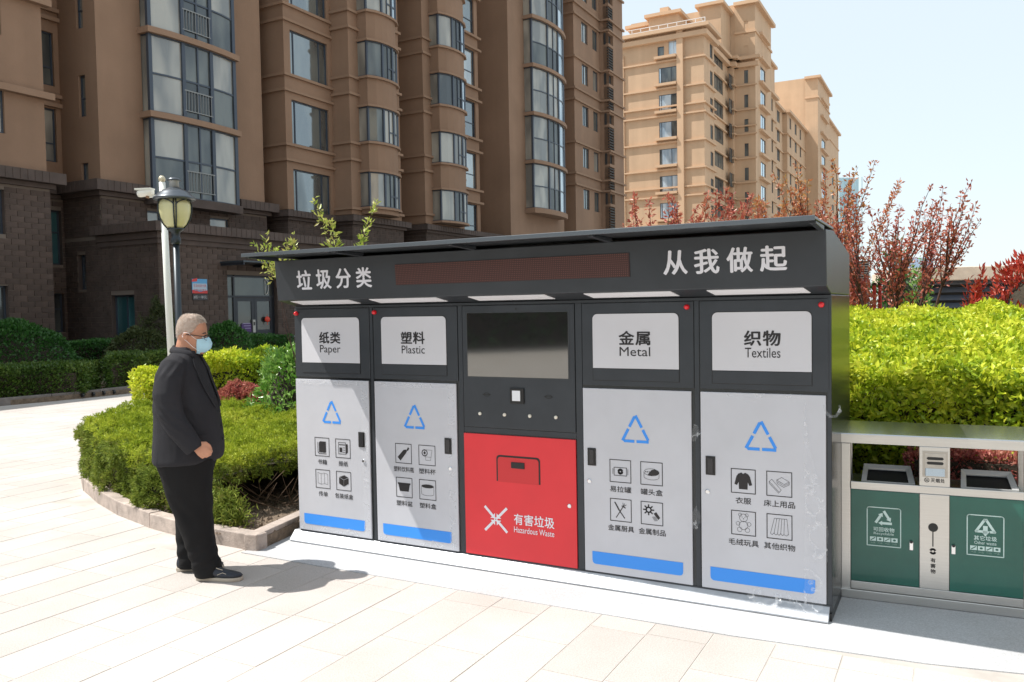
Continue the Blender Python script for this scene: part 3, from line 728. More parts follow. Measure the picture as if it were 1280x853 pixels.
M_rail = mat('window_railing', (.24, .25, .25), .5, .3)
M_dkframe = mat('dark_door_frame', (.035, .04, .05), .4, .4)
def glassm(name, c1, c2, mixf=.45, sc=.7, rough=.06, tint=(.75, .85, .9)):
    m = bpy.data.materials.new(name); m.use_nodes = True; n = m.node_tree.nodes; l = m.node_tree.links
    b = n['Principled BSDF']; b.inputs['Roughness'].default_value = .5
    tc = n.new('ShaderNodeTexCoord'); mp = n.new('ShaderNodeMapping'); mp.inputs['Scale'].default_value = (1.6, 1.6, .5); l.new(tc.outputs['Object'], mp.inputs[0])
    oi = n.new('ShaderNodeObjectInfo'); ad = n.new('ShaderNodeVectorMath'); l.new(mp.outputs[0], ad.inputs[0]); l.new(oi.outputs['Random'], ad.inputs[1])
    nz = n.new('ShaderNodeTexNoise'); nz.noise_dimensions = '4D'; nz.inputs['Scale'].default_value = sc; nz.inputs['Detail'].default_value = 2; l.new(mp.outputs[0], nz.inputs['Vector'])
    mu = n.new('ShaderNodeMath'); mu.operation = 'MULTIPLY'; mu.inputs[1].default_value = 37; l.new(oi.outputs['Random'], mu.inputs[0]); l.new(mu.outputs[0], nz.inputs['W'])
    cr = n.new('ShaderNodeValToRGB'); cr.color_ramp.elements[0].position = .42; cr.color_ramp.elements[1].position = .60; cr.color_ramp.elements[0].color = (*c1, 1); cr.color_ramp.elements[1].color = (*c2, 1)
    l.new(nz.outputs['Fac'], cr.inputs[0]); l.new(cr.outputs[0], b.inputs['Base Color'])
    g = n.new('ShaderNodeBsdfGlossy'); g.inputs['Roughness'].default_value = rough; g.inputs['Color'].default_value = (*tint, 1)
    w = n.new('ShaderNodeTexNoise'); w.inputs['Scale'].default_value = 1.2; l.new(tc.outputs['Object'], w.inputs['Vector']); bp = n.new('ShaderNodeBump'); bp.inputs['Strength'].default_value = .06; bp.inputs['Distance'].default_value = .05
    l.new(w.outputs['Fac'], bp.inputs['Height']); l.new(bp.outputs[0], g.inputs['Normal'])
    lw = n.new('ShaderNodeLayerWeight'); lw.inputs[0].default_value = .25; mr = n.new('ShaderNodeMapRange'); mr.inputs[3].default_value = mixf * .55; mr.inputs[4].default_value = min(1, mixf * 1.9); l.new(lw.outputs['Fresnel'], mr.inputs[0])
    ms = n.new('ShaderNodeMixShader'); l.new(mr.outputs[0], ms.inputs[0]); l.new(b.outputs[0], ms.inputs[1]); l.new(g.outputs[0], ms.inputs[2]); l.new(ms.outputs[0], n['Material Output'].inputs[0])
    return m
M_glass = glassm('window_glass', (.022, .026, .028), (.11, .12, .108), .14)
M_dglass = glassm('dark_glass', (.012, .014, .015), (.04, .045, .04), .12)
M_glassb = glassm('window_glass_blue', (.25, .36, .47), (.55, .66, .75), .4)
M_glassc = glassm('curtained_glass', (.15, .145, .13), (.36, .34, .29), .2)
M_glasst = glassm('teal_blind_glass', (.02, .09, .10), (.05, .16, .17), .15)
M_louv = mat('dark_louvre', (.03, .028, .027), .7)

class Face:
    """vertical face from a to b (t,s); outward normal n; u runs a->b"""
    def __init__(s, a, b, nrm):
        s.a = Vector(a); d = Vector(b) - s.a; s.L = d.length; s.d = d / s.L; s.n = Vector(nrm)
    def P(s, u, z, o=0.0):
        q = s.a + s.d * u + s.n * o; return (q.x, q.y, z)
def wall_mesh(mb, F, z0, z1, holes, dep=.18, rm=0):
    us = sorted(set([0, F.L] + [max(0, min(F.L, h[0])) for h in holes] + [max(0, min(F.L, h[1])) for h in holes]))
    zs_ = sorted(set([z0, z1] + [max(z0, min(z1, h[2])) for h in holes] + [max(z0, min(z1, h[3])) for h in holes]))
    for i in range(len(us) - 1):
        if us[i + 1] - us[i] < 1e-4: continue
        for j in range(len(zs_) - 1):
            if zs_[j + 1] - zs_[j] < 1e-4: continue
            cu, cz = (us[i] + us[i + 1]) / 2, (zs_[j] + zs_[j + 1]) / 2
            if any(h[0] < cu < h[1] and h[2] < cz < h[3] for h in holes): continue
            mb.add([F.P(us[i], zs_[j]), F.P(us[i + 1], zs_[j]), F.P(us[i + 1], zs_[j + 1]), F.P(us[i], zs_[j + 1])], [(0, 1, 2, 3)])
    for (a, b, c, d) in holes:
        a = max(0, a); b = min(F.L, b)
        for (p, q) in (((a, c), (b, c)), ((b, c), (b, d)), ((b, d), (a, d)), ((a, d), (a, c))):
            mb.cur = rm; mb.add([F.P(*p), F.P(*q), F.P(*q, -dep), F.P(*p, -dep)], [(0, 1, 2, 3)]); mb.cur = 0
def fbox(mb, F, u0, u1, z0, z1, o0, o1):
    vs = [F.P(u0, z0, o0), F.P(u1, z0, o0), F.P(u1, z0, o1), F.P(u0, z0, o1), F.P(u0, z1, o0), F.P(u1, z1, o0), F.P(u1, z1, o1), F.P(u0, z1, o1)]
    mb.add(vs, [(0, 3, 2, 1), (4, 5, 6, 7), (0, 1, 5, 4), (1, 2, 6, 5), (2, 3, 7, 6), (3, 0, 4, 7)])
def window(par, off, F, u0, u1, z0, z1, dep=.12, mul=(.5,), tr=None, fr=.05, gm=None, fm=None, rail=False, simple=False):
    w = MB(off=off); o = -dep
    fbox(w, F, u0, u0 + fr, z0, z1, o - .02, o + .04); fbox(w, F, u1 - fr, u1, z0, z1, o - .02, o + .04)
    fbox(w, F, u0 + fr, u1 - fr, z0, z0 + fr, o - .02, o + .038); fbox(w, F, u0 + fr, u1 - fr, z1 - fr, z1, o - .02, o + .038)
    for k in mul: c = u0 + (u1 - u0) * k; fbox(w, F, c - fr / 2, c + fr / 2, z0 + fr, z1 - fr, o - .015, o + .034)
    if tr: c = z0 + (z1 - z0) * tr; fbox(w, F, u0 + fr, u1 - fr, c - fr / 2, c + fr / 2, o - .01, o + .030)
    wo = w.build('window', fm or M_frame, par)
    e = [u0 + fr * .5] + [u0 + (u1 - u0) * k for k in mul] + [u1 - fr * .5]
    if simple: e = [e[0], e[-1]]
    for a, b in zip(e[:-1], e[1:]):
        g = MB(off=off); fbox(g, F, a + .004, b - .004, z0 + fr * .5, z1 - fr * .5, o - .012, o + .004)
        mt = gm if gm is not None and not isinstance(gm, list) else random.choice(gm or [M_glass, M_glass, M_glassc])
        g.build('pane', mt, wo)
    if rail:
        r = MB(off=off); h = z0 + min(.95, (z1 - z0) * .48)
        fbox(r, F, u0 + fr, u1 - fr, h - .03, h, o - .13, o - .10); n = int((u1 - u0) / .13)
        for i in range(1, n):
            c = u0 + (u1 - u0) * i / n; fbox(r, F, c - .01, c + .01, z0 + fr, h - .03, o - .125, o - .105)
        # the rail stands in front of the panes' lower half, on the street side
        r2 = MB(off=off)
        fbox(r2, F, u0 + fr, u1 - fr, h - .03, h, o + .045, o + .065)
        for i in range(1, n):
            c = u0 + (u1 - u0) * i / n; fbox(r2, F, c - .009, c + .009, z0 + fr, h - .03, o + .047, o + .063)
        tag(r2.build('railing', M_rail, wo), kind='stuff')
    return wo
def band(par, off, faces, z, h, d, mt, name='string_course'):
    m = MB(off=off)
    for F in faces:
        if F.n.y < .5: fbox(m, F, .0, F.L + (d if F.ext1 else 0.0), z, z + h, 0, d)
    return m.build(name, mt, par)
def mkfaces(V):
    out = []
    for a, b in zip(V[:-1], V[1:]):
        d = Vector(b) - Vector(a); n = Vector((d.y, -d.x)).normalized()
        out.append(Face(a, b, n))
    for i, F in enumerate(out):
        pn = out[i - 1].n if i else None; nn = out[i + 1].n if i + 1 < len(out) else None
        # convex at the start when the previous face turned towards us
        F.ext0 = bool(pn is not None and pn.dot(-F.d) > .5); F.ext1 = bool(nn is not None and nn.dot(F.d) > .5)
    return out
# NB faces run with increasing s; n = (dy,-dx) points to +t for t-faces and to -s for return faces turned outwards

# ============ main brown apartment block
sC = ss(122, 120, -24.4)
t0, s0 = -24.5, sC
apt = thing('apartment_building', eu * t0 + ew * s0, 'tall brown apartment block with dark brick base filling the left of the view', 'apartment building', YAW)
OFF = (t0, s0, 0)
H = 33.5; HA = 15.2; ZB = 5.95
sA = ss(54, 100, -24.5); sD = ss(327, 120, -24.4); s357 = ss(357, 150, -23.9); s415 = ss(415, 120, -23.9)
TB = tt(75, 120, sC)
V = [(-24.5, -10), (-24.5, sA), (TB, sA), (TB, sC), (-24.4, sC), (-24.4, sD), (-27, sD), (-27, s357), (-23.9, s357), (-23.9, s415), (-22.95, s415), (-22.95, ss(499, 130, -22.95)),
     (-25, ss(499, 130, -22.95)), (-25, ss(529, 130, -22.6)), (-22.6, ss(529, 130, -22.6)), (-22.6, ss(578, 130, -22.6)), (-23.5, ss(578, 130, -22.6)), (-23.5, ss(598, 130, -23.5)), (-25, ss(598, 130, -23.5)), (-25, ss(636, 130, -22.5)),
     (-22.5, ss(636, 130, -22.5)), (-22.5, ss(703, 130, -22.5)), (-23.6, ss(703, 130, -22.5)), (-23.6, ss(718, 130, -22.3)), (-22.3, ss(718, 130, -22.3)), (-22.3, ss(750, 130, -22.3)), (-21.6, ss(750, 130, -22.3)), (-21.6, ss(779, 130, -21.6)), (-38, ss(779, 130, -21.6) + .01)]
FC_ = mkfaces(V)
holes = {i: [] for i in range(len(FC_))}; jobs = []
def addwin(i, u0, u1, z0, z1, **k):
    holes[i].append((u0, u1, z0, z1)); jobs.append((i, u0, u1, z0, z1, k))
ST = 2.82
# A: windows at the frame's left edge
for z in (7.1, 9.95, 12.75):
    uu = ss(6, 150, -24.5) + 10; addwin(0, uu - 1.4, uu, z, z + 1.5, mul=(.5,))
# B
for z in (6.85, 9.35, 12.2, 15.0, 17.8): addwin(2, .04, (sC - sA) * .90, z, z + 1.75, mul=(.5,), tr=.35)
# C narrow windows on the return face
a_ = tt(98.5, 120, sC) - TB; b_ = tt(107, 120, sC) - TB
addwin(3, a_, b_, 6.15, 6.75, mul=())
for z in (8.25, 11.1, 13.9, 16.7): addwin(3, a_, b_, z, z + 1.35, mul=(), tr=.45)
# D: bay hole is built separately
bu0 = ss(178, 120, -24.4) - sC; bu1 = ss(284, 120, -24.4) - sC
# E: big windows
e0 = ss(365, 150, -23.9) - s357; e1 = ss(411, 150, -23.9) - s357
for k in range(8): addwin(8, e0, e1, 5.82 + k * ST, 5.82 + k * ST + 1.8, mul=(.12, .80), gm=[M_glass, M_glass, M_glass])
# recess windows between 578 and 598
iR = 16; 
for k in range(9): addwin(iR, .15, FC_[iR].L - .35, 5.6 + k * ST, 5.6 + k * ST + 1.95, mul=(.5,), tr=.4)
# small windows right of the glass bay
iS = 24
for k in range(9):
    z = zz(733, 240, -22.3) - 1.2 + k * ST
    for (x0, x1) in ((729, 736.5), (742.5, 748.5)):
        u0 = ss(x0, 200, -22.3) - V[24][1]; u1 = ss(x1, 200, -22.3) - V[24][1]; addwin(iS, u0, u1, z, z + 1.35, mul=(.5,) if x0 < 740 else ())
iL = 26
lu0 = ss(761.5, 150, -21.6) - V[26][1]; lu1 = ss(767.5, 150, -21.6) - V[26][1]
for k in range(9):
    z = zz(764, 268, -21.6) - 1.2 + k * ST; holes[iL].append((lu0, lu1, z, z + 1.75)); holes[iL].append((lu0, lu1, z + 1.95, z + 2.65))
    q = MB(off=OFF); F = FC_[iL]
    for j in range(9): c = z + .05 + j * .19; fbox(q, F, lu0, lu1, c, c + .10, -.10, -.02)
    tag(q.build('louvre', M_louv, apt), kind='stuff')
    q = MB(off=OFF); fbox(q, F, lu0, lu1, z + 1.9, z + 2.7, -.35, -.2); q.build('balcony_recess', M_louv, apt)
for i, F in enumerate(FC_):
    top = HA if i == 0 else H; base = ZB
    hs_ = list(holes[i])
    if i == 4: hs_.append((bu0, bu1, ZB - 1, H - 1))
    w = MB(off=OFF); wall_mesh(w, F, base, top, hs_, .16 if i != iL else .4)
    w.build('wall', M_wall, apt)
m = MB(off=OFF)
m.prism([(-24.5, -10), (-24.5, sA), (-38, sA), (-38, -10)], HA - .2, HA); m.prism([(TB, sA), (TB, sC), (-27, V[7][1]), (-24, V[8][1]), (-25, V[13][1]), (-24, V[20][1]), (-24, V[26][1]), (-38, V[26][1]), (-38, sA)], H - .3, H - .1)
m.build('roof', M_trim, apt)
m = MB(off=OFF); F = Face((-38, sA + .001), (TB, sA + .001), (0, -1)); wall_mesh(m, F, HA - .3, H, []); F = Face((-24.5, -10), (-38, -10), (0, -1)); wall_mesh(m, F, 0, HA, []); F = Face((-38, -10), (-38, V[27][1]), (-1, 0)); wall_mesh(m, F, 0, HA, []); F = Face((-38, sA), (-38, V[27][1]), (-1, 0)); wall_mesh(m, F, HA, H, [])
m.build('rear_wall', M_wall, apt)
for (i, u0, u1, z0, z1, k) in jobs:
    random.seed(int(i * 91 + z0 * 13 + u0 * 7))
    window(apt, OFF, FC_[i], u0, u1, z0, z1, **k)
# string courses
for k in range(4): band(apt, OFF, [FC_[0]], 8.35 + (k - 0) * ST - .02, .2, .22, M_trim, 'ledge') if 8.35 + k * ST < HA else None
band(apt, OFF, FC_[0:1], HA - .35, .4, .35, M_trim, 'cornice')
for k in range(4):
    band(apt, OFF, [FC_[2]], 6.6 + k * ST + 2.05, .13, .12, M_trim); band(apt, OFF, [FC_[2]], 8.95 + k * ST * 1.0, .13, .12, M_trim)
for k in range(9):
    for dz in (-.12, 2.08): band(apt, OFF, FC_[6:9], 5.82 + k * ST + dz, .11, .10, M_trim)
    for dz in (.05, 2.15): band(apt, OFF, FC_[9:11], 6.1 + k * ST + dz, .11, .10, M_trim)
    for dz in (.05, 2.15): band(apt, OFF, FC_[13:15], 6.3 + k * ST + dz, .11, .10, M_trim)
    for dz in (-.15, 2.0): band(apt, OFF, FC_[15:18], 5.6 + k * ST + dz, .12, .16, M_trim)
    zb = zz(733, 240, -22.3) - 1.2 + k * ST
    for dz in (1.45,): band(apt, OFF, FC_[22:28], zb + dz, .13, .13, M_trim)
    if k % 2 == 0: band(apt, OFF, FC_[22:28], zb + 2.2, .13, .13, M_trim)

def bay(par, off, t, sa, sb, bulge, floors, z0, z1, mt, style, n=6, group=None):
    """a bowed bay: flat sides then a shallow arc; windows are built facet by facet"""
    c = (sa + sb) / 2; hw = (sb - sa) / 2
    def pt(q, extra=0.0): 
        a = -1 + 2 * q; return (t + .28 + bulge * math.sqrt(max(0, 1 - (a * .92) ** 2)) * 1.0 + extra, c + hw * a)
    P = [(t - .1, sa)] + [pt(i / n) for i in range(n + 1)] + [(t - .1, sb)]
    def shell(name, a, b, ex, mt_):
        Q = [(t - .1, sa - ex)] + [(p[0] + ex, p[1] + (p[1] - c) / hw * ex) for p in P[1:-1]] + [(t - .1, sb + ex)]
        m = MB(off=off); m.prism(Q[::-1] if False else Q, a, b); return m.build(name, mt_, par)
    if style == 'punched':
        zc = z0
        for (f0, f1) in floors:
            shell('spandrel', zc, f0 - .10, 0, mt); shell('sill', f0 - .10, f0, .10, M_trim); shell('head_ledge', f1, f1 + .10, .10, M_trim); zc = f1 + .10
        shell('spandrel', zc, z1, 0, mt)
    else:
        for (f0, f1) in floors: shell('slab_edge', f1, f1 + .20, .16, M_trim)
        shell('slab_edge', floors[0][0] - .30, floors[0][0], .14, M_trim if style == 'glazed' else M_cap)
    for fi, (f0, f1) in enumerate(floors):
        w = MB(off=off); fr = .07 if style != 'punched' else .05
        idx = list(range(1, n + 2))
        heavy = {0, n} | {n // 3, 2 * n // 3}
        for k in range(n + 1):
            p = P[k + 1]; r = fr if k in heavy else fr * .45
            if k in heavy or k == n // 2: w.box(p[0] - r, p[0] + r * .6, p[1] - r, p[1] + r, f0, f1)
        for k in range(n):
            a, b = P[k + 1], P[k + 2]
            F = Face(a, b, Vector((b[1] - a[1], -(b[0] - a[0]))).normalized())
            fbox(w, F, 0, F.L, f0, f0 + .05, -.05, .02); fbox(w, F, 0, F.L, f1 - .05, f1, -.05, .02)
            if style != 'punched' or k in (n // 2, n // 2 + 1): 
                zc = f0 + (f1 - f0) * (.5 if style != 'punched' else .35); fbox(w, F, 0, F.L, zc - .03, zc + .03, -.05, .015)
        for (q0, q1) in ((P[0], P[1]), (P[-2], P[-1])):
            F = Face(q0, q1, Vector((q1[1] - q0[1], -(q1[0] - q0[0]))).normalized()); fbox(w, F, .1, F.L, f0, f0 + .05, -.05, .02); fbox(w, F, .1, F.L, f1 - .05, f1, -.05, .02)
        wo = w.build('window', M_frame, par)
        thirds = [(0, n // 3), (n // 3, 2 * n // 3), (2 * n // 3, n)]
        random.seed(int(fi * 31 + sa * 7))
        for ti, (i0, i1) in enumerate(thirds):
            for (h0, h1) in (((f0, (f0 + f1) / 2), ((f0 + f1) / 2, f1)) if style != 'punched' else ((f0, f1),)):
                g = MB(off=off)
                for k in range(i0, i1):
                    a, b = P[k + 1], P[k + 2]; g.add([(a[0] - .02, a[1], h0), (b[0] - .02, b[1], h0), (b[0] - .02, b[1], h1), (a[0] - .02, a[1], h1)], [(0, 1, 2, 3)])
                gm = M_glassb if (ti == 2 and style != 'glazed_near' and random.random() < .8) else (random.choice([M_glassc, M_glass, M_glassc]) if ti != 1 else random.choice([M_glass, M_glass, M_glassc, M_dglass]))
                g.build('pane', gm, wo)
        for (q0, q1) in ((P[0], P[1]), (P[-2], P[-1])):
            g = MB(off=off); g.add([(q0[0], q0[1] + (.01 if q0 is P[0] else 0), f0), (q1[0], q1[1], f0), (q1[0], q1[1], f1), (q0[0], q0[1], f1)], [(0, 1, 2, 3)])
            g.build('pane', M_glassc, wo)
        if style == 'glazed_near':
            r = MB(off=off); zc = f0 + .95
            for k in range(n // 3, 2 * n // 3):
                a, b = Vector(P[k + 1]), Vector(P[k + 2]); F = Face(a, b, Vector((b.y - a.y, -(b.x - a.x))).normalized())
                fbox(r, F, 0, F.L, zc, zc + .04, .022, .045); fbox(r, F, 0, F.L, f0 + .25, f0 + .28, .022, .045); nn = int(F.L / .12)
                for j in range(nn): u = F.L * (j + .5) / nn; fbox(r, F, u - .010, u + .010, f0 + .28, zc, .024, .043)
            tag(r.build('railing', M_rail, wo), kind='stuff')
    # dark rooms behind the glass
    m = MB(off=off); m.box(t - .5, t - .42, sa, sb, z0, z1); m.build('room_backdrop', M_louv, par)
zD = [(5.80 + k * ST - .0, 5.80 + k * ST + ST - .2) for k in range(9)]
bay(apt, OFF, -24.4, sC + bu0 + .02, sC + bu1 - .02, .30, zD, 5.55, H - 1, M_wall, 'glazed_near')
zA = zz(471, 178, -22.3) ; 
bay(apt, OFF, -22.95, ss(450, 150, -22.9), ss(491, 150, -22.7), .55, [(zA + (k - 1) * ST, zA + (k - 1) * ST + 1.5) for k in range(9)], 6, H - 1, M_wall, 'punched')
zB_ = zz(557, 132, -22.0)
bay(apt, OFF, -22.6, ss(541, 150, -22.5), ss(575, 150, -22.4), .55, [(zB_ + (k - 2) * ST, zB_ + (k - 2) * ST + 1.5) for k in range(10)], 6, H - 1, M_wall, 'punched')
zC_ = zz(679, 146, -22.0)
bay(apt, OFF, -22.5, ss(658, 150, -22.4), ss(697, 150, -22.4), .60, [(zC_ + (k - 2) * ST, zC_ + (k - 2) * ST + ST - .2) for k in range(10)], 5.8, H - 1, M_wall, 'glazed')

# ---- brick base
def bricks(F, z0, z1, holes, out, bl=.42, bh=.168, o=.0, thick=.022, clipu=None):
    nz = int((z1 - z0) / bh)
    for j in range(nz):
        a = z0 + j * bh; b = a + bh; cut = [(h[0], h[1]) for h in holes if h[2] < b - .02 and h[3] > a + .02]
        iv = [(0, F.L)]
        for c in cut:
            nv = []
            for (p, q) in iv:
                if c[1] <= p or c[0] >= q: nv.append((p, q)); continue
                if c[0] > p: nv.append((p, c[0]))
                if c[1] < q: nv.append((c[1], q))
            iv = nv
        for (p, q) in iv:
            x = p - (bl / 2 if j % 2 else 0) - (p % bl if p > 0 else 0)
            while x < q:
                u0, u1 = max(p, x), min(q, x + bl)
                if u1 - u0 > .05: out.append((F, u0 + .008, u1 - .008, a + .008, b - .008, o))
                x += bl
def brick_box(mb, F, u0, u1, z0, z1, o, t=.02):
    vs = [F.P(u0, z0, o), F.P(u1, z0, o), F.P(u1, z1, o), F.P(u0, z1, o), F.P(u0, z0, o + t), F.P(u1, z0, o + t), F.P(u1, z1, o + t), F.P(u0, z1, o + t)]
    mb.add(vs, [(4, 5, 6, 7), (0, 1, 5, 4), (1, 2, 6, 5), (2, 3, 7, 6), (3, 0, 4, 7)])
GB = [(-24.46, -10), (-24.46, sA - .02), (-27.02, sA - .02), (-27.02, sC), (-24.7, sC)]
PT = -21.7; sP = sC - .06; ZP = 4.30
dS0 = ss(285, 390, PT); dS1 = ss(347, 390, PT)
BF = mkfaces([(-24.44, -10), (-24.44, sA + .03), (TB + .04, sA + .03), (TB + .04, sC - .05), (PT, sC - .05), (PT, s357 + 14)])
bholes = [[], [], [], [], []]
uA = ss(6, 260, -24.44) + 10
bholes[0] = [(uA - 1.4, uA, 4.15, 5.45), (uA - 1.4, uA, 1.5, 2.65)]
bholes[2] = [(.05, (sC - sA) * .90, 3.45, 5.25), (.15, (sC - sA) * .9, 1.2, 2.5)]
T2 = lambda x, y: tt(x, y, sC - .05) - TB - .04
bholes[3] = [(T2(140, 395), T2(169, 395), .95, 2.38), (T2(98, 340), T2(108, 340), 2.6, 3.75), (T2(100, 425), T2(110, 425), .55, .85)]
bholes[4] = [(dS0 - BF[4].a.y, dS1 - BF[4].a.y, -.1, 3.05)]
allb = []
for i, F in enumerate(BF):
    w = MB(off=OFF)
    top = ZP if i == 4 else 5.7
    if i == 3: 
        F3 = F; wall_mesh(w, F, 0, ZP, bholes[i], .25, 1)
        Fh = Face((TB + .04, sC - .05), (-24.35, sC - .05), (0, -1)); wall_mesh(w, Fh, ZP, 5.7, [])
    else: wall_mesh(w, F, 0, top, bholes[i], .25, 1)
    w.build('brick_backing', [M_mortar, M_cap], apt)
    lst = []
    bricks(F, 0, ZP if i in (3, 4) else top, bholes[i], lst)
    if i == 3: bricks(Fh, ZP + .02, 5.7, [], lst)
    allb.append(lst)
    for (a, b, c, d) in bholes[i]:
        if i == 4: continue
        if c < .9 and i == 3 and d < .9: continue
        window(apt, OFF, F, a, b, c, d, dep=.18, mul=(.5,) if i != 2 else (.45,), gm=M_glasst if (i == 3 and c < 1) or (i == 2 and c > 3) else M_glass, tr=(.6 if i == 2 else None))
# upper storey behind the porch
F5 = mkfaces([(-24.36, sC - .05), (-24.36, sD + .04), (-27, sD + .04), (-27, s357 - .04), (-23.86, s357 - .04), (-23.86, s415 - .04), (-22.9, s415 - .04), (-22.9, V[11][1] + .04), (-25, V[12][1] + .04), (-25, V[13][1] - .04), (-22.55, V[14][1] - .04), (-22.55, V[15][1] + 12)])
for F in F5:
    w = MB(off=OFF); hh = [(bu0 + .05, bu0 + .6, 4.75, 5.3), (bu1 - 1.0, bu1 - .1, 4.75, 5.3)] if F is F5[0] else []
    for h_ in hh: window(apt, OFF, F, *h_, dep=.1, mul=(), gm=M_glassc)
    wall_mesh(w, F, ZP - .2, 5.75, hh); w.build('brick_backing', M_mortar, apt)
    if F.L < 30: lst = []; bricks(F, ZP - .1, 5.7, hh, lst); allb.append(lst)
cand = []
for lst in allb:
    for b in lst:
        F, u0, u1, z0, z1, o = b; p = F.P((u0 + u1) / 2, (z0 + z1) / 2); wp = eu * p[0] + ew * p[1] + Vector((0, 0, p[2]))
        v = wp - Vector((0, 0, CAMH)); dd = v.dot(_F)
        if dd <= 1: continue
        x = 640 + 1033 * v.dot(_R2) / dd; y = 426.5 - 1033 * v.dot(_U2) / dd
        nw = eu * F.n.x + ew * F.n.y
        px = (u1 - u0) * 1033 / dd * abs(nw.dot(v.normalized()))
        ok = (-20 < x < 350) and (y < 425) and y > 190 and nw.dot(v) < 0
        cand.append((px if ok else -1, b))
cand.sort(key=lambda c: -c[0])
bcache = {}
for px, (F, u0, u1, z0, z1, o) in cand[:300]:
    key = (round(u1 - u0, 3), round(z1 - z0, 3), round(F.d.x, 2), round(F.d.y, 2), o)
    if key not in bcache:
        q = MB(); F0 = Face((0, 0), tuple(F.d), F.n); brick_box(q, F0, 0, u1 - u0, 0, z1 - z0, o); me = q.mesh('brick'); me.materials.append(M_brick); bcache[key] = me
    ob = link('brick', bcache[key], apt); p = F.P(u0, z0); ob.location = (p[0] - t0, p[1] - s0, z0 + random.uniform(-.001, .001))
rb = MB(off=OFF)
for px, (F, u0, u1, z0, z1, o) in cand[300:]: brick_box(rb, F, u0, u1, z0, z1, o + random.uniform(-.003, .003))
tag(rb.build('brickwork', M_brick, apt), kind='stuff')
# copings with soldier course look: stepped stone
def coping(F, z, hs, ds, e0=True, e1=True):
    zc = z
    for h, d in zip(hs, ds):
        m = MB(off=OFF); fbox(m, F, -(d - .002) if e0 else 0, F.L + (d - .002 if e1 else 0), zc, zc + h - .003, .0, d); m.build('coping', M_cap, apt)
        n = int((F.L) / .22)
        if d > .25 and h > .15 and F.L < 40:
            j = MB(off=OFF)
            for k in range(n): u = F.L * (k + .5) / n; fbox(j, F, u - .095, u + .095, zc + .01, zc + h - .012, d, d + .012)
            tag(j.build('soldier_course', M_cap, apt), kind='stuff')
        zc += h
coping(BF[0], 5.62, (.14, .34), (.12, .34), False, True); coping(BF[2], 5.62, (.14, .34), (.10, .22), False, False)
coping(Face((TB + .04, sC - .05), (-24.36, sC - .05), (0, -1)), 5.62, (.14, .34), (.14, .36), False, True)
Fa = Face((-24.36, sC - .05), (-24.36, sC + bu0 - .15), (1, 0)); coping(Fa, 5.62, (.14, .34), (.14, .36), False, False)
Fb = Face((-24.36, sC + bu1 + .15), (-24.36, sD + .04), (1, 0)); coping(Fb, 5.62, (.14, .34), (.14, .36), False, True)
for F in (F5[4], F5[6], F5[10]): coping(F, 5.5, (.12, .26), (.12, .28), False, True)
for F in (F5[3], F5[5], F5[9]): coping(F, 5.5, (.12, .26), (.12, .28), False, True)
P3 = Face((-24.5, sC - .05), (PT, sC - .05), (0, -1)); coping(P3, ZP - .36, (.16, .2, .30), (.07, .14, .32), False, True)
P4 = Face((PT, sC - .05), (PT, s357 + 14), (1, 0)); coping(P4, ZP - .36, (.16, .2, .30), (.07, .14, .32), False, False)
m = MB(off=OFF); m.box(-24.4, PT - .05, sC, s357 + 14, ZP + .0, ZP + .06); m.build('porch_roof', M_cap, apt)
# ---- entrance with double doors, transom, canopy
ed = thing('entrance_door', eu * (PT - .2) + ew * dS0, 'dark glazed double entrance doors under a flat canopy in the brick porch', 'door', YAW)
EO = (PT - .2, dS0, 0); LD = dS1 - dS0; F = Face((PT - .2, dS0), (PT - .2, dS1), (1, 0))
m = MB(off=EO)
sl = LD * .17
for u in (0, sl, LD - .07): fbox(m, F, u, u + .07, 0, 3.02, -.05, .05)
for z in (2.98, 2.28): fbox(m, F, .07, sl, z, z + .07, -.045, .045); fbox(m, F, sl + .07, LD - .07, z, z + .07, -.045, .045)
m.build('door_frame', M_dkframe, ed)
for (a, b, c, d) in ((.07, sl, .02, 2.28), (.07, sl, 2.35, 2.98), (sl + .07, LD - .07, 2.35, 2.98)):
    m = MB(off=EO); fbox(m, F, a, b, c, d, -.01, .01); m.build('glass_panel', M_dglass, ed)
mid = (sl + .07 + LD - .07) / 2
for (a, b) in ((sl + .075, mid - .005), (mid + .005, LD - .075)):
    m = MB(off=EO)
    for (p, q, c, d) in ((a, a + .13, .05, 2.27), (b - .13, b, .05, 2.27), (a + .13, b - .13, .05, .62), (a + .13, b - .13, 1.0, 1.14), (a + .13, b - .13, 2.15, 2.27)): fbox(m, F, p, q, c, d, -.02, .03)
    lf = m.build('door_leaf', M_dkframe, ed)
    m = MB(off=EO); fbox(m, F, a + .13, b - .13, .62, 1.0, 0, .01); fbox(m, F, a + .13, b - .13, 1.14, 2.15, 0, .01); m.build('pane', M_dglass, lf)
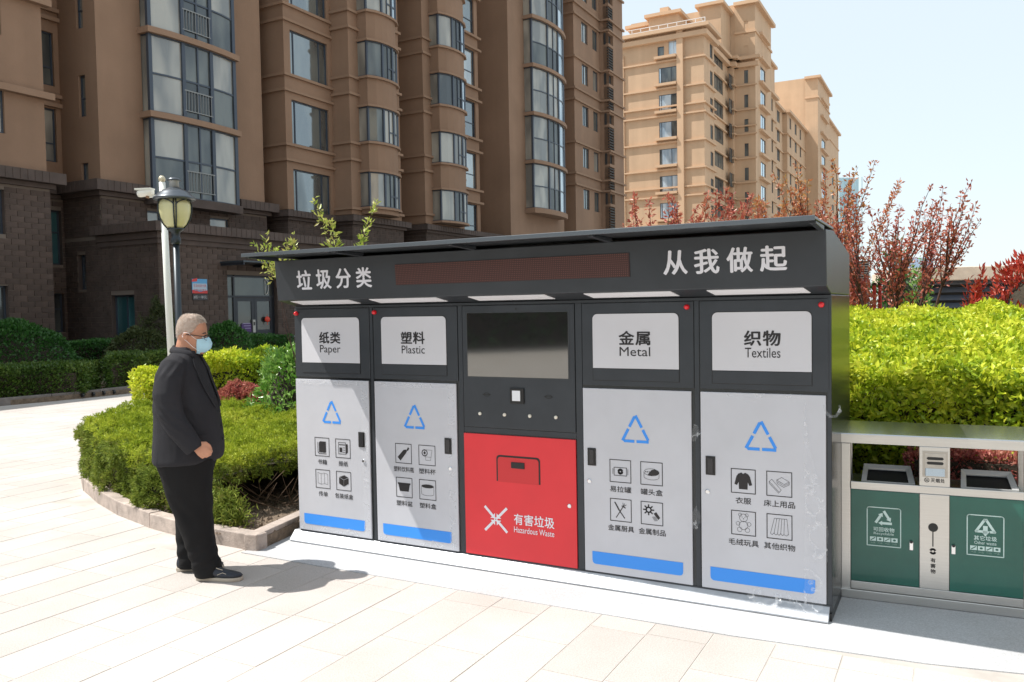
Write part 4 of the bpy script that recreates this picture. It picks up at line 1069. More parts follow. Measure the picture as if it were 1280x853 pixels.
# curved white mark seen in the transom: a hoop decoration
m = MB(off=EO); r = MB(off=EO)
for k in range(14):
    a0, a1 = PI * .5 - k * PI / 14, PI * .5 - (k + 1) * PI / 14
    c = (LD - .42, 2.66)
    A = F.P(c[0] + .17 * math.cos(a0), c[1] + .27 * math.sin(a0), .04); B = F.P(c[0] + .17 * math.cos(a1), c[1] + .27 * math.sin(a1), .04); m.tube([A, B], .012, 5)
m.tube([F.P(LD - .42, 2.93, .04), F.P(LD - .42, 2.39, .04)], .010, 5); m.build('hoop', mat('hoop_white', (.6, .6, .58), .5), ed)
m = MB(off=EO); fbox(m, F, mid - .62, mid - .17, 1.18 - .10, 1.18 + .28 - .1, .035, .045); nb = m.build('notice_board', mat('purple_notice', (.07, .03, .15), .5), ed)
class FM(MB):
    """flat print on a facade: drawing coordinates (u, z) at outward offset y"""
    def __init__(s, F, off, o): MB.__init__(s, off=off); s.F = F; s.o = o
    def add(s, vs, fs): MB.add(s, [s.F.P(p[0], p[2], s.o + p[1]) for p in vs], fs)
m = FM(F, EO, .047)
for i in range(3): m.stroke([(mid - .57 + .05 * i, 1.375 - i * .085), (mid - .22, 1.375 - i * .085)], .022, 0)
m.build('print', mat('notice_print', (.35, .32, .5), .5), nb)
m = MB(off=EO); fbox(m, F, mid - .13, mid - .01, 1.05, 1.50, .035, .085); ic = m.build('intercom', mat('intercom_silver', (.4, .4, .38), .4, .5), ed)
m = MB(off=EO); fbox(m, F, mid - .105, mid - .035, 1.30, 1.42, .087, .092); m.build('intercom_screen', M_black, ic)
lan = thing('door_lantern', eu * (PT - .1) + ew * (dS1 - .42) + Vector((0, 0, 1.5)), 'small round red ornament hanging on the right entrance door leaf', 'lantern', YAW)
m = MB(); m.smooth = True; m.ball((0, 0, 0), (.05, .13, .11), 12, 8); m.build('lantern_body', mat('lantern_red', (.65, .06, .03), .6), lan)
m = MB(); m.tube([(0, 0, .10), (0, 0, .19)], .006, 5); m.tube([(0, 0, -.10), (0, 0, -.2)], .012, 5); m.build('cord', mat('lantern_cord', (.6, .1, .03), .6), lan)
can = thing('entrance_canopy', eu * PT + ew * (dS0 + LD / 2) + Vector((0, 0, 3.2)), 'thin dark metal canopy over the building entrance', 'canopy', YAW)
m = MB(off=(PT, dS0 + LD / 2, 3.2)); m.prism([(PT + .02, dS0 - .3), (PT + 1.1, dS0 - .3), (PT + 1.1, dS1 + .4), (PT + .02, dS1 + .4)], 3.42, 3.47); m.build('canopy_sheet', mat('canopy_blue_grey', (.05, .065, .08), .3, .3), can)
for s_ in (dS0 - .28, dS0 + LD / 2, dS1 + .34):
    m = MB(off=(PT, dS0 + LD / 2, 3.2)); m.prism([(PT + .02, s_), (PT + .02, s_ + .05), (PT + 1.08, s_ + .05), (PT + 1.08, s_)], 3.33, 3.415); m.build('rib', M_dkframe, can)
# ramp handrail
hr = thing('handrail', eu * (PT + 1.4) + ew * (dS1 - .3), 'low grey metal handrail in front of the entrance doors', 'railing', YAW)
m = MB(off=(PT + 1.4, dS1 - .3, 0)); a = (PT + 1.4, dS1 - .75); b = (PT + 1.4, dS1 + 1.6)
for z in (.62, .9): m.tube([(a[0], a[1], z), (b[0], b[1], z - .05)], .025, 6)
m.build('rail', mat('rail_grey', (.22, .24, .26), .35, .7), hr)
for k in range(3):
    q = MB(off=(PT + 1.4, dS1 - .3, 0)); yy = a[1] + (b[1] - a[1]) * k / 2; q.tube([(a[0], yy, 0), (a[0], yy, .9)], .022, 6); q.build('post', M_frame, hr)
# wall plaques right of the lamp
pF = Face((PT + .03, 0), (PT + .03, 60), (1, 0)); a0 = ss(239, 362, PT); a1 = ss(258, 362, PT)
pl = thing('wall_sign', eu * (PT + .03) + ew * ((a0 + a1) / 2) + Vector((0, 0, 2.9)), 'small red and blue notice sign on the dark brick wall beside the entrance', 'sign', YAW)
PO = (PT + .03, (a0 + a1) / 2, 2.9)
zt = zz(248, 349, PT); zb = zz(248, 367, PT)
m = MB(off=PO); fbox(m, pF, a0, a1, zb, zt, 0, .015); m.build('board', mat('sign_blue', (.10, .35, .62), .4), pl)
m = FM(pF, PO, .018); m.fill([(a0, zb), (a1, zb), (a1, zb + .10), ((a0 + a1) / 2, zb + .05), (a0, zb + .12)], 0); m.fill([(a0 - .01, zt - .1), (a0 + .2, zt - .08), (a0 + .22, zt + .03), (a0, zt - .02)], 0); m.build('red_print', mat('sign_red', (.6, .04, .04), .4), pl)
m = FM(pF, PO, .017)
m.fill([(a0 + .02, zb + .11), (a1 - .02, zb + .07), (a1 - .02, zt - .15), (a0 + .02, zt - .15)], 0); m.build('pale_panel', mat('sign_pale', (.45, .55, .65), .4), pl)
m = FM(pF, PO, .020)
for j in range(2):
    lettering(m, '生活垃圾分类' if j == 0 else '文明小区建设', a0 + .05, a1 - .05, zt - .27 - j * .15, zt - .17 - j * .15, 0)
m.build('lettering', mat('sign_red_text', (.5, .05, .08), .4), pl)
pl2 = thing('unit_plate', eu * (PT + .03) + ew * ((a0 + a1) / 2) + Vector((0, 0, 2.3)), 'small dark unit number plate directly below the red and blue wall sign', 'sign', YAW)
z1 = zz(248, 368, PT); z0 = zz(248, 375.5, PT)
m = MB(off=(PT + .03, (a0 + a1) / 2, 2.3)); fbox(m, pF, a0 + .02, a1 - .0, z0, z1, 0, .015); m.build('plate', mat('plate_dark', (.03, .028, .035), .4), pl2)
m = FM(pF, (PT + .03, (a0 + a1) / 2, 2.3), .018); lettering(m, '3栋一单元', a0 + .05, a1 - .04, z0 + .05, z1 - .04, 0); m.build('lettering', mat('plate_text', (.5, .5, .5), .4), pl2)

# ============ far tan block
tf, sf = -23.0, 86.2
far = thing('apartment_building', eu * tf + ew * sf, 'sunlit tan apartment block with stepped roof towers behind the cabinet', 'apartment building', YAW)
FO = (tf, sf, 0)
FV = [(-38, 86.2), (-23, 86.2), (-23, ss(893, 150, -23)), (-23.7, ss(893, 150, -23)), (-23.7, ss(910, 150, -23.7)), (-23.1, ss(910, 150, -23.7)), (-23.1, 100.4), (-20.7, 100.4), (-20.7, 110), (-22.6, 110), (-22.6, 123), (-23.2, 123), (-23.2, 132), (-22.5, 132), (-22.5, 149), (-20.4, 149), (-20.4, 163.5), (-22, 163.5), (-22, 191), (-38, 191.01)]
TOP = [31, 31, 31, 31, 31, 31, 37.4, 37.4, 37.4, 31.2, 31.2, 31.2, 31.2, 31.2, 40.2, 40.2, 40.2, 38, 38, 38]
FF = mkfaces(FV); fh = {i: [] for i in range(len(FF))}; fj = []
def fw(i, u0, u1, z0, z1, **k): fh[i].append((u0, u1, z0, z1)); fj.append((i, u0, u1, z0, z1, k))
z7 = zs(835, 240, 86.2); sp = 2.86
wx0 = tt(824, 150, 86.2) + 38; wx1 = tt(846.5, 150, 86.2) + 38
for k in range(-1, 6):
    if k == 5: fw(0, wx0 - .1, wx0 + .6, z7 + k * sp - .2, z7 + k * sp + 1.1, mul=(), gm=M_glass); fw(0, wx0 + 1.1, wx1, z7 + k * sp - .2, z7 + k * sp + 1.5, mul=(.6,), gm=M_glassb, fm=M_wframe)
    else: fw(0, wx0, wx1, z7 + (k) * sp - sp * .0, z7 + k * sp + 1.7, mul=(.12, .68), gm=[M_glassb, M_glassb, M_glassb, M_glass], dep=.06)
for k in range(-1, 9):
    for (i, x0, x1, hh) in ((1, 888, 891.5, 1.5), (5, 913, 917.5, 1.6), (6, 930.5, 935.5, 1.5)):
        if i == 6: u0 = tt(x0, 150, 100.4) - FV[6][0]; u1 = tt(x1, 150, 100.4) - FV[6][0]; zt_ = zs(933, 165, 100.4)
        else: u0 = ss(x0, 150, FV[i][0]) - FV[i][1]; u1 = ss(x1, 150, FV[i][0]) - FV[i][1]; zt_ = zz(x0, 150, FV[i][0]) + .9
        z = zt_ + (k - 4) * sp
        if 3 < z < TOP[i] - 2: fw(i, u0, u1, z, z + hh, mul=(.5,), gm=M_glass, simple=True)
    for (i, a, b) in ((3, .3, .75), (7, .3, .62), (9, .12, .24), (9, .42, .54), (9, .74, .86), (11, .1, .3), (11, .5, .75), (13, .12, .2), (13, .4, .5), (13, .68, .76), (15, .3, .62), (17, .1, .2), (17, .35, .45), (17, .6, .7)):
        F = FF[i]; z = 6.0 + k * sp
        if i < len(TOP) and 3 < z < TOP[i] - 2: fw(i, F.L * a, F.L * b, z, z + 1.7, mul=(.5,), gm=M_glass if i not in (7, 15) else M_glassb, simple=True)
for i, F in enumerate(FF):
    w = MB(off=FO); wall_mesh(w, F, 0, TOP[i], fh[i], .25); w.build('wall', M_fwall, far)
for (i, u0, u1, z0, z1, k) in fj:
    random.seed(int(i * 17 + z0 * 3)); window(far, FO, FF[i], u0, u1, z0, z1, **k)
for k in range(-1, 6):      # slabs under the bay windows
    F = FF[0]; m = MB(off=FO); fbox(m, F, wx0 - .35, wx1 + .05, z7 + k * sp - .28, z7 + k * sp - .02, -.05, .55); m.build('window_ledge', M_ftrim, far)
m = MB(off=FO); fbox(m, FF[0], wx1 + .08, wx1 + .75, 0, 31.1, -.05, .35); m.build('pilaster', M_ftrim, far)
m = MB(off=FO); fbox(m, FF[0], 5.9, 6.25, 0, 29, -.05, .2); m.build('pilaster', M_ftrim, far)
for k in range(11):
    z = 1.9 + k * sp
    if z < 29.5:
        band(far, FO, FF[0:7], z, .16, .22, M_ftrim); 
        if k % 3 == 1: band(far, FO, FF[0:7], z + .95, .16, .22, M_ftrim)
        band(far, FO, FF[9:14], z, .16, .2, M_ftrim)
band(far, FO, FF[0:7], 29.8, .5, .45, M_ftrim, 'cornice'); band(far, FO, FF[0:7], 30.6, .35, .7, M_ftrim, 'cornice')
for k in range(13):       # bow ledges on the two stair towers
    z = 2.5 + k * sp
    for i in (7, 15):
        if z < TOP[i] - 3: m = MB(off=FO); fbox(m, FF[i], FF[i].L * .2, FF[i].L * .72, z, z + .3, 0, .5); m.build('balcony_slab', M_ftrim, far)
for (i0, i1, z) in ((6, 9, 37.4), (14, 17, 40.2), (9, 14, 31.2), (17, 19, 38)):
    for F in FF[i0:i1]: pass
    band(far, FO, FF[i0:i1], z - .35, .4, .5, M_ftrim, 'cornice'); band(far, FO, FF[i0:i1], z - 3.6, .25, .15, M_ftrim)
def blk(name, ta, tb, sa_, sb_, za, zb_, mt=M_fwall, cap=True):
    m = MB(off=FO); m.prism([(ta, sa_), (tb, sa_), (tb, sb_), (ta, sb_)], za, zb_); o = m.build(name, mt, far)
    if cap: q = MB(off=FO); q.prism([(ta - .4, sa_ - .4), (tb + .4, sa_ - .4), (tb + .4, sb_ + .4), (ta - .4, sb_ + .4)], zb_ + .003, zb_ + .35); q.build('roof_edge', M_ftrim, far)
blk('roof_deck', -38, -23.9, 86.5, 191, 30.3, 30.6, M_ftrim, False)
tA = tt(811, 30, 90); tB = tt(850, 30, 90); tC = tt(783, 30, 90)
blk('penthouse', tA, tB - .2, 90, 98, 30.6, zs(830, 20, 90)); blk('penthouse', tC, tA - .1, 91, 97, 30.6, zs(795, 36, 91)); blk('penthouse', tB + .5, -23.6, 96, 100.4, 30.6, zs(870, 15, 97))
blk('stair_tower', -36, -20.75, 100.45, 109.9, 31, 37.35, M_fwall, False)
blk('penthouse', -27, -23.6, 118, 128, 30.6, 36.6); blk('penthouse', -36, -20.41, 149.2, 163.4, 31, 40.15, M_fwall, False); blk('penthouse', -26, -22.5, 170, 178, 37, 41.5)
m = MB(off=FO); m.prism([(tB - 2.6, 91), (tB - 1.6, 91), (tB - 1.6, 92), (tB - 2.6, 92)], zs(830, 20, 90), zs(830, 20, 90) + 1.3); m.build('chimney', M_ftrim, far)
m = MB(off=FO)            # white roof railing
for z in (31.35, 31.75): fbox(m, FF[0], 6, 15, z, z + .06, -.5, -.44)
for k in range(10): fbox(m, FF[0], 6 + k, 6.06 + k, 31.0, 31.8, -.5, -.44)
for z in (31.35, 31.75): fbox(m, FF[1], 0.4, FF[1].L, z, z + .06, -.5, -.44)
tag(m.build('roof_railing', mat('white_rail', (.7, .7, .7), .5), far), kind='stuff')

# ============ glass towers on the horizon and the block across the street (behind the camera)
def tower(name, label, px0, px1, ptop, Y, mt, fm, tiltpx=0):
    a = atY(px0, 300, Y); b = atY(px1, 300, Y); h = atY((px0 + px1) / 2, ptop, Y).z; w = b.x - a.x
    t_ = thing(name, ((a.x + b.x) / 2, Y, 0), label, 'office tower')
    q = MB(); q.prism([(-w / 2, 0), (w / 2, 3), (w / 2, w * .8), (-w / 2, w * .8)], 0, h); bo = q.build('facade', mt, t_)
    q = MB(); n = int(h / 4)
    for k in range(n): q.box(-w / 2, w / 2, -.4, -.05, k * 4, k * 4 + .35)
    for k in range(7): x = -w / 2 + w * k / 6; q.box(x - .15, x + .15, -.45, -.42, 0, h)
    tag(q.build('mullion', fm, t_), kind='stuff')
M_tw = glassm('hazed_tower_glass', (.30, .45, .52), (.42, .58, .66), .35, .2); M_twf = mat('hazed_tower_frame', (.38, .55, .56), .5)  # distance haze of both towers is put into their pale colours
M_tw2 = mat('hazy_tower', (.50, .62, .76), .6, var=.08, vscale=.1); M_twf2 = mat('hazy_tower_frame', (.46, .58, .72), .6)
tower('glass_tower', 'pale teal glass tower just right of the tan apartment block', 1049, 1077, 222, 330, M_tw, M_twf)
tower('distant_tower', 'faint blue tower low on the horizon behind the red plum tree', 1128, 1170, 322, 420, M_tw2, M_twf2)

opp = thing('apartment_building', (34, -44, 0), 'tan apartment block across the street reflected in the windows', 'apartment building', YAW)
m = MB(); m.box(-9, 9, -30, 46, 0, 30); m.build('wall', M_fwall, opp)
m = MB()
for k in range(10):
    m.box(-9.3, -9.02, -30, 46, 2.6 + k * 2.9, 2.8 + k * 2.9)
m.build('string_course', M_ftrim, opp)
m = MB()
for k in range(10):
    for j in range(16): m.box(-9.2, -9.01, -28 + j * 4.6, -25.6 + j * 4.6, .9 + k * 2.9, 2.4 + k * 2.9)
tag(m.build('window', M_glassb, opp), kind='stuff')
# ------------------------------------------------------------------ planting
NR = np.random.default_rng
L_gold = leafmat('golden_privet_leaf', [(.16, .28, .015), (.38, .50, .03), (.64, .68, .05), (.76, .75, .12)], .40)
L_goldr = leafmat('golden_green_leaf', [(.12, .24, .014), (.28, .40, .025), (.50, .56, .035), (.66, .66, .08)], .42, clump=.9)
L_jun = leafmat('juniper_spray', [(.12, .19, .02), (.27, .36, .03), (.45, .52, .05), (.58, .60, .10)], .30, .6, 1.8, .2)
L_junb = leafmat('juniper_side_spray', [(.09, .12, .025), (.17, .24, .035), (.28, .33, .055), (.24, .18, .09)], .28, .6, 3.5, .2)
L_box = leafmat('box_leaf', [(.03, .07, .012), (.06, .12, .02), (.10, .17, .03), (.18, .24, .05)], .25, .4, 1.2, .4)
L_ball = leafmat('dark_shrub_leaf', [(.02, .075, .015), (.04, .13, .025), (.075, .19, .04)], .25, .4, 1.5, .4)
L_oliv = leafmat('olive_shrub_leaf', [(.035, .06, .015), (.07, .09, .03), (.10, .12, .05)], .2, .55, 1.5, .3)
L_bright = leafmat('bright_shrub_leaf', [(.06, .17, .02), (.12, .28, .04), (.24, .42, .09), (.38, .52, .18)], .35, .3, 3, .6)
L_barb = leafmat('barberry_leaf', [(.20, .045, .04), (.40, .10, .09), (.55, .22, .17), (.28, .20, .06)], .35, .5, 4, .35)
L_plum = leafmat('plum_leaf', [(.16, .035, .03), (.36, .08, .06), (.56, .19, .13), (.40, .17, .09)], .38, .4, 2, .45)
L_copper = leafmat('copper_plum_leaf', [(.26, .06, .03), (.45, .13, .06), (.52, .25, .10), (.38, .28, .08)], .38, .45, 1.5, .4)
L_phot = leafmat('photinia_leaf', [(.22, .02, .015), (.50, .05, .035), (.68, .12, .08), (.30, .10, .03)], .35, .28, 3, .6)
L_young = leafmat('young_green_leaf', [(.16, .26, .03), (.32, .42, .06), (.50, .52, .15), (.40, .30, .10)], .4, .4, 3, .4)
M_twig = mat('dark_twigs', (.035, .028, .018), .95, var=.4, vscale=20, bump=.6, bscale=50)
M_bark = mat('plum_bark', (.07, .035, .028), .85, var=.4, vscale=12, bump=.5, bscale=40)
M_stem = mat('brown_stem', (.13, .085, .055), .9, var=.3, vscale=15)

def hedge(name, label, cat, poly, z0, topf, lm, size, dens, aspect=.5, depth=.07, bump=.05, bsc=1.6, seed=1, core=.13, side_lm=None, side_z0=None, up=.3, sdens=None, group=None, jit=.8, backd=.25, nw=1.0, tuft=0):
    rng = NR(seed); P = np.array(poly); cen = P.mean(0)
    loc = Vector((float(cen[0]), float(cen[1]), z0))
    t_ = thing(name, loc, label, cat, group=group)
    lo, hi = P.min(0), P.max(0); n = int((hi - lo).prod() * dens)
    X = rng.uniform(lo, hi, (n, 2)); ok = np.array([inside(p, poly) for p in X]); X = X[ok]
    def tz(x, y): return topf(x, y) + noise.noise(Vector((x * bsc, y * bsc, seed))) * bump + noise.noise(Vector((x * bsc * 3.7, y * bsc * 3.7, seed))) * bump * .45
    Z = np.array([tz(x, y) for x, y in X]); Z = Z - rng.exponential(depth * .5, len(Z)); T = np.column_stack([X, Z])
    N = np.tile([0, 0, 1.0], (len(T), 1))
    S = []; SN = []
    area2 = sum(poly[i][0] * poly[(i + 1) % len(poly)][1] - poly[(i + 1) % len(poly)][0] * poly[i][1] for i in range(len(poly)))
    sg = 1 if area2 > 0 else -1
    for i in range(len(poly)):
        a = np.array(poly[i]); b = np.array(poly[(i + 1) % len(poly)]); d = b - a; L = np.linalg.norm(d)
        if L < 1e-3: continue
        d = d / L; nn = np.array([d[1], -d[0]]) * sg
        mid = (a + b) / 2; f = 1.0 if nn.dot(-mid) > 0 else backd
        zb = side_z0(mid[0], mid[1]) if side_z0 else z0
        k = int(L * (topf(*mid) - zb) * (sdens or dens) * f)
        u = rng.uniform(0, L, k); v = rng.uniform(0, 1, k)
        q = a + d * u[:, None]
        zt = np.array([tz(x, y) for x, y in q]); z = zb + (zt - zb) * v
        off = np.array([noise.noise(Vector((x * 2.6, y * 2.6, zz_ * 2.6 + seed))) for (x, y), zz_ in zip(q, z)]) * bump * 1.3 - np.maximum(0, (v - .86)) ** 1 * .35 - rng.exponential(depth * .5, k)
        q = q + nn * off[:, None]
        S.append(np.column_stack([q, z])); SN.append(np.tile([nn[0], nn[1], .15], (k, 1)))
    S = np.concatenate(S); SN = np.concatenate(SN)
    base = np.array(loc)
    def mk(Pt, Nn, m_, nm='foliage'):
        if tuft:                         # sprays radiate from tuft centres
            k = rng.integers(0, len(Pt), max(1, len(Pt) // tuft)); c = rng.integers(0, len(k), len(Pt)); cc = Pt[k] + Nn[k] * rng.normal(0, .018, (len(k), 1))
            Nn = Nn[k][c] * 1.0 + rng.normal(0, .9, (len(Pt), 3)); Nn /= np.linalg.norm(Nn, axis=1, keepdims=True); Pt = cc[c] + Nn * rng.uniform(0, .022, (len(Pt), 1)); Nn = Nn * 3
        o = link(nm, leaf_mesh(nm, Pt - base, Nn * nw, size, aspect, rng, up, jit), t_, m_); tag(o, kind='stuff')
    if side_lm: mk(T, N, lm); mk(S, SN, side_lm)
    else: mk(np.concatenate([T, S]), np.concatenate([N, SN]), lm)
    # the mass of twigs inside
    m = MB(off=loc); Q = [tuple(np.array(p) + (cen - np.array(p)) / max(1e-6, np.linalg.norm(cen - np.array(p))) * core) for p in poly]
    n = len(Q); zt = [topf(*p) - core for p in Q]; zc = topf(*cen) - core
    zb = z0 if side_z0 is None else z0 + .0
    vs = [(p[0], p[1], (side_z0(*p) + .06) if side_z0 else z0) for p in Q] + [(p[0], p[1], z) for p, z in zip(Q, zt)] + [(cen[0], cen[1], zc)]
    m.add(vs, [(i, (i + 1) % n, n + (i + 1) % n, n + i) for i in range(n)] + [(n + i, n + (i + 1) % n, 2 * n) for i in range(n)])
    m.build('inner_twigs', M_twig, t_)
    return t_
def dome(name, label, cat, c, r, h, z0, lm, size, n, aspect=.5, seed=1, bump=.05, squash=1.0, group=None, depth=.06, jit=.7, bsc=3, up=.2, pw=.5):
    rng = NR(seed); t_ = thing(name, (c[0], c[1], z0), label, cat, group=group)
    th = rng.uniform(0, 2 * PI, n); q = rng.uniform(0, 1, n) ** .8; ph = q * PI / 2            # from the rim up
    cr, sr = np.cos(ph), np.sin(ph)
    D = np.column_stack([np.cos(th) * cr, np.sin(th) * cr, sr])
    k = np.array([noise.noise(Vector(d * bsc) + Vector((seed, 0, 0))) + .5 * noise.noise(Vector(d * bsc * 3) + Vector((seed, 3, 0))) for d in D])
    R = 1 + k * bump * 2 - rng.exponential(depth, n)
    Pt = np.column_stack([D[:, 0] * r * R, D[:, 1] * r * squash * R, np.maximum(0.02, D[:, 2] ** 1.0 * h * R)])
    side = rng.uniform(0, 1, n) < .15; Pt[side, 2] = rng.uniform(0, h * .4, side.sum())
    o = link('foliage', leaf_mesh('foliage', Pt, D, size, aspect, rng, up, jit), t_, lm); tag(o, kind='stuff')
    m = MB(); m.smooth = True; rings = []
    for i in range(6):
        a = PI / 2 * i / 6; rings.append([(math.cos(a) * (r - .12) * math.cos(2 * PI * j / 14), math.cos(a) * (r * squash - .12) * math.sin(2 * PI * j / 14), math.sin(a) * (h - .12)) for j in range(14)])
    m.loft(rings); m.build('inner_twigs', M_twig, t_)
    return t_

# big golden privet hedge at the right
def uw(u, w): p = L2W(u, w); return (p.x, p.y)
def wof(x, y): return (Vector((x, y, 0)) - O).dot(ew)
HP = [uw(2.6, 1.12), uw(3.9, 1.10), uw(5.0, 1.12), uw(6.4, 1.25), uw(9, 1.7), uw(9.5, 6.0), uw(2.0, 6.2)]
hedge('privet_hedge', 'big clipped golden yellow privet hedge behind the twin litter bin', 'hedge', HP, 0, lambda x, y: 1.27 + .30 * min(1, max(0, (wof(x, y) - 1.1) / 3.0)), L_gold, .052, 6600, .50, .13, .15, 2.6, 11, .24, side_lm=L_goldr, sdens=7500, up=.05, nw=.25, jit=1.0)
hedge('barberry_row', 'low pinkish red barberry row seen through the gap of the litter bin', 'shrub', [uw(4.05, .86), uw(5.6, .93), uw(5.6, 1.06), uw(4.05, 1.03)], 0, lambda x, y: .80, L_barb, .032, 9000, .5, .05, .05, 4, 12, .05, up=.2)

# juniper bed on the left
JP = [(-4.56, 9.9), (-4.56, 8.75), (-4.23, 8.14), (-3.70, 7.50), (-3.21, 6.96), (-2.70, 6.56), (-2.34, 6.44), (-2.08, 6.72), (-1.75, 6.95), (-1.36, 7.05), (-.9, 7.2), (-.6, 9.8)]
def jz0(x, y): return .10 if x < -2.55 else (.10 + min(1, (x + 2.55) / .30) * .27)
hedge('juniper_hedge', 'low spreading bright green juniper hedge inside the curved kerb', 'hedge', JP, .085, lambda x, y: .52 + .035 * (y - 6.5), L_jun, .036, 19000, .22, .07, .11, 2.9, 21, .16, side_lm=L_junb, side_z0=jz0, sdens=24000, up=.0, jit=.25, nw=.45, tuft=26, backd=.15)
jt = thing('bare_shrub', (-1.95, 6.75, .085), 'bare brown juniper branches over soil beside the cabinet', 'shrub')
random.seed(9)
m = MB(off=jt.location)
for k in range(22):
    a = Vector((random.uniform(-2.35, -1.55), random.uniform(6.75, 7.1), .08)); b = a + Vector((random.uniform(-.45, .4), random.uniform(-.55, -.05), random.uniform(.22, .36))); c = (a + b) / 2 + Vector((random.uniform(-.08, .08), random.uniform(-.05, .05), -.05)); r = random.uniform(.003, .008)
    m.tube([a, c, b], [r, r * .8, r * .4], 5)
    if k % 2: m.tube([c, c + Vector((random.uniform(-.2, .2), -.12, .14))], [r * .6, r * .3], 4)
m.build('stem', M_stem, jt)
rng = NR(77); pc = np.array([[-2.12, 6.22, .14], [-2.20, 6.26, .2], [-2.28, 6.28, .15], [-2.22, 6.30, .26], [-2.30, 6.34, .20]]); k = rng.integers(0, 5, 2600)
Pt = pc[k] + rng.normal(0, 1, (2600, 3)) * np.array([.055, .05, .06]); Pt[:, 2] = np.maximum(Pt[:, 2], .09)
t_ = thing('juniper_tuft', (-2.15, 6.24, .085), 'small low juniper tuft at the kerb corner behind the man', 'shrub')
tag(link('foliage', leaf_mesh('foliage', Pt - np.array([-2.15, 6.24, .085]), np.tile([0, -.3, .6], (2600, 1)), .055, .16, rng, .1, .9), t_, L_junb), kind='stuff')

hedge('privet_hedge', 'yellow privet hedge behind the juniper, beside the standing man', 'hedge', [(-4.95, 10.7), (-4.3, 10.5), (-3.4, 10.55), (-.8, 10.5), (-.8, 11.6), (-4.8, 11.7)], .085, lambda x, y: .97 if x < -4.35 else min(1.18, .97 + (x + 4.35) * .45), L_gold, .058, 4200, .46, .09, .12, 2.6, 31, .16, up=.1, nw=.4, jit=1.0)
dome('barberry_shrub', 'rounded dusky pink barberry shrub in front of the yellow hedge', 'shrub', (-3.30, 10.0), .52, .78, .085, L_barb, .036, 9000, .5, 41, .06, .7)
dome('loose_shrub', 'loose bright green shrub leaning against the left end of the cabinet', 'shrub', (-2.45, 9.5), .60, 1.22, .085, L_bright, .075, 6500, .36, 42, .10, .9, up=.6, jit=.9)
dome('loose_shrub', 'upper bright green shrub tops rising beside the cabinet corner', 'shrub', (-1.9, 9.3), .60, 1.36, .085, L_bright, .075, 6000, .36, 43, .10, .9, up=.6, jit=.9)

# far clipped box hedge, dark hedges and domes under the building
def gp(x, y, Y): p = atY(x, y, Y); return (p.x, p.y)
hedge('box_hedge', 'long clipped green box hedge along the far kerb', 'hedge', [(-15.5, 11.7), (-12.4, 14.3), (-10.15, 16.25), (-8.95, 17.25), (-9.15, 18.3), (-10.4, 18.0), (-13.5, 15.8), (-16, 13)], .1, lambda x, y: .70, L_box, .075, 1500, .5, .10, .06, 1.3, 51, .16, sdens=2400)
hedge('box_hedge', 'darker box hedge set back at the right of the far clipped hedge', 'hedge', [(-8.85, 18.0), (-8.3, 19.0), (-7.3, 21.4), (-8.6, 22.2), (-9.6, 19.6)], .1, lambda x, y: .82, L_box, .075, 1400, .5, .12, .09, 1.3, 52, .16, sdens=2200)
hedge('box_hedge', 'low dark hedge in the shade against the brick wall', 'hedge', [(-13.2, 22.6), (-8.2, 24.0), (-7.0, 26.5), (-8.5, 27.2), (-13.6, 23.8)], .1, lambda x, y: 1.0, L_ball, .085, 900, .5, .12, .08, 1.3, 53, .16, sdens=1400)
dome('dome_shrub', 'largest dark green clipped dome shrub at the left edge', 'shrub', gp(14, 430, 19.6), 1.50, 1.52, .1, L_ball, .085, 17000, .5, 61, .03, 1)
dome('dome_shrub', 'olive dome shrub left of the lamp posts', 'shrub', gp(174, 430, 22.0), .92, 1.25, .1, L_oliv, .085, 8000, .45, 62, .06, 1)
dome('dome_shrub', 'dark green dome shrub just right of the standing man', 'shrub', gp(283, 430, 22.0), .80, 1.36, .1, L_ball, .08, 9000, .5, 63, .03, 1)
dome('pine_shrub', 'dark feathery evergreen behind the white camera pole', 'shrub', gp(200, 410, 24.2), .70, 1.80, .1, L_oliv, .13, 5000, .18, 64, .16, 1, up=.1, jit=1.0)

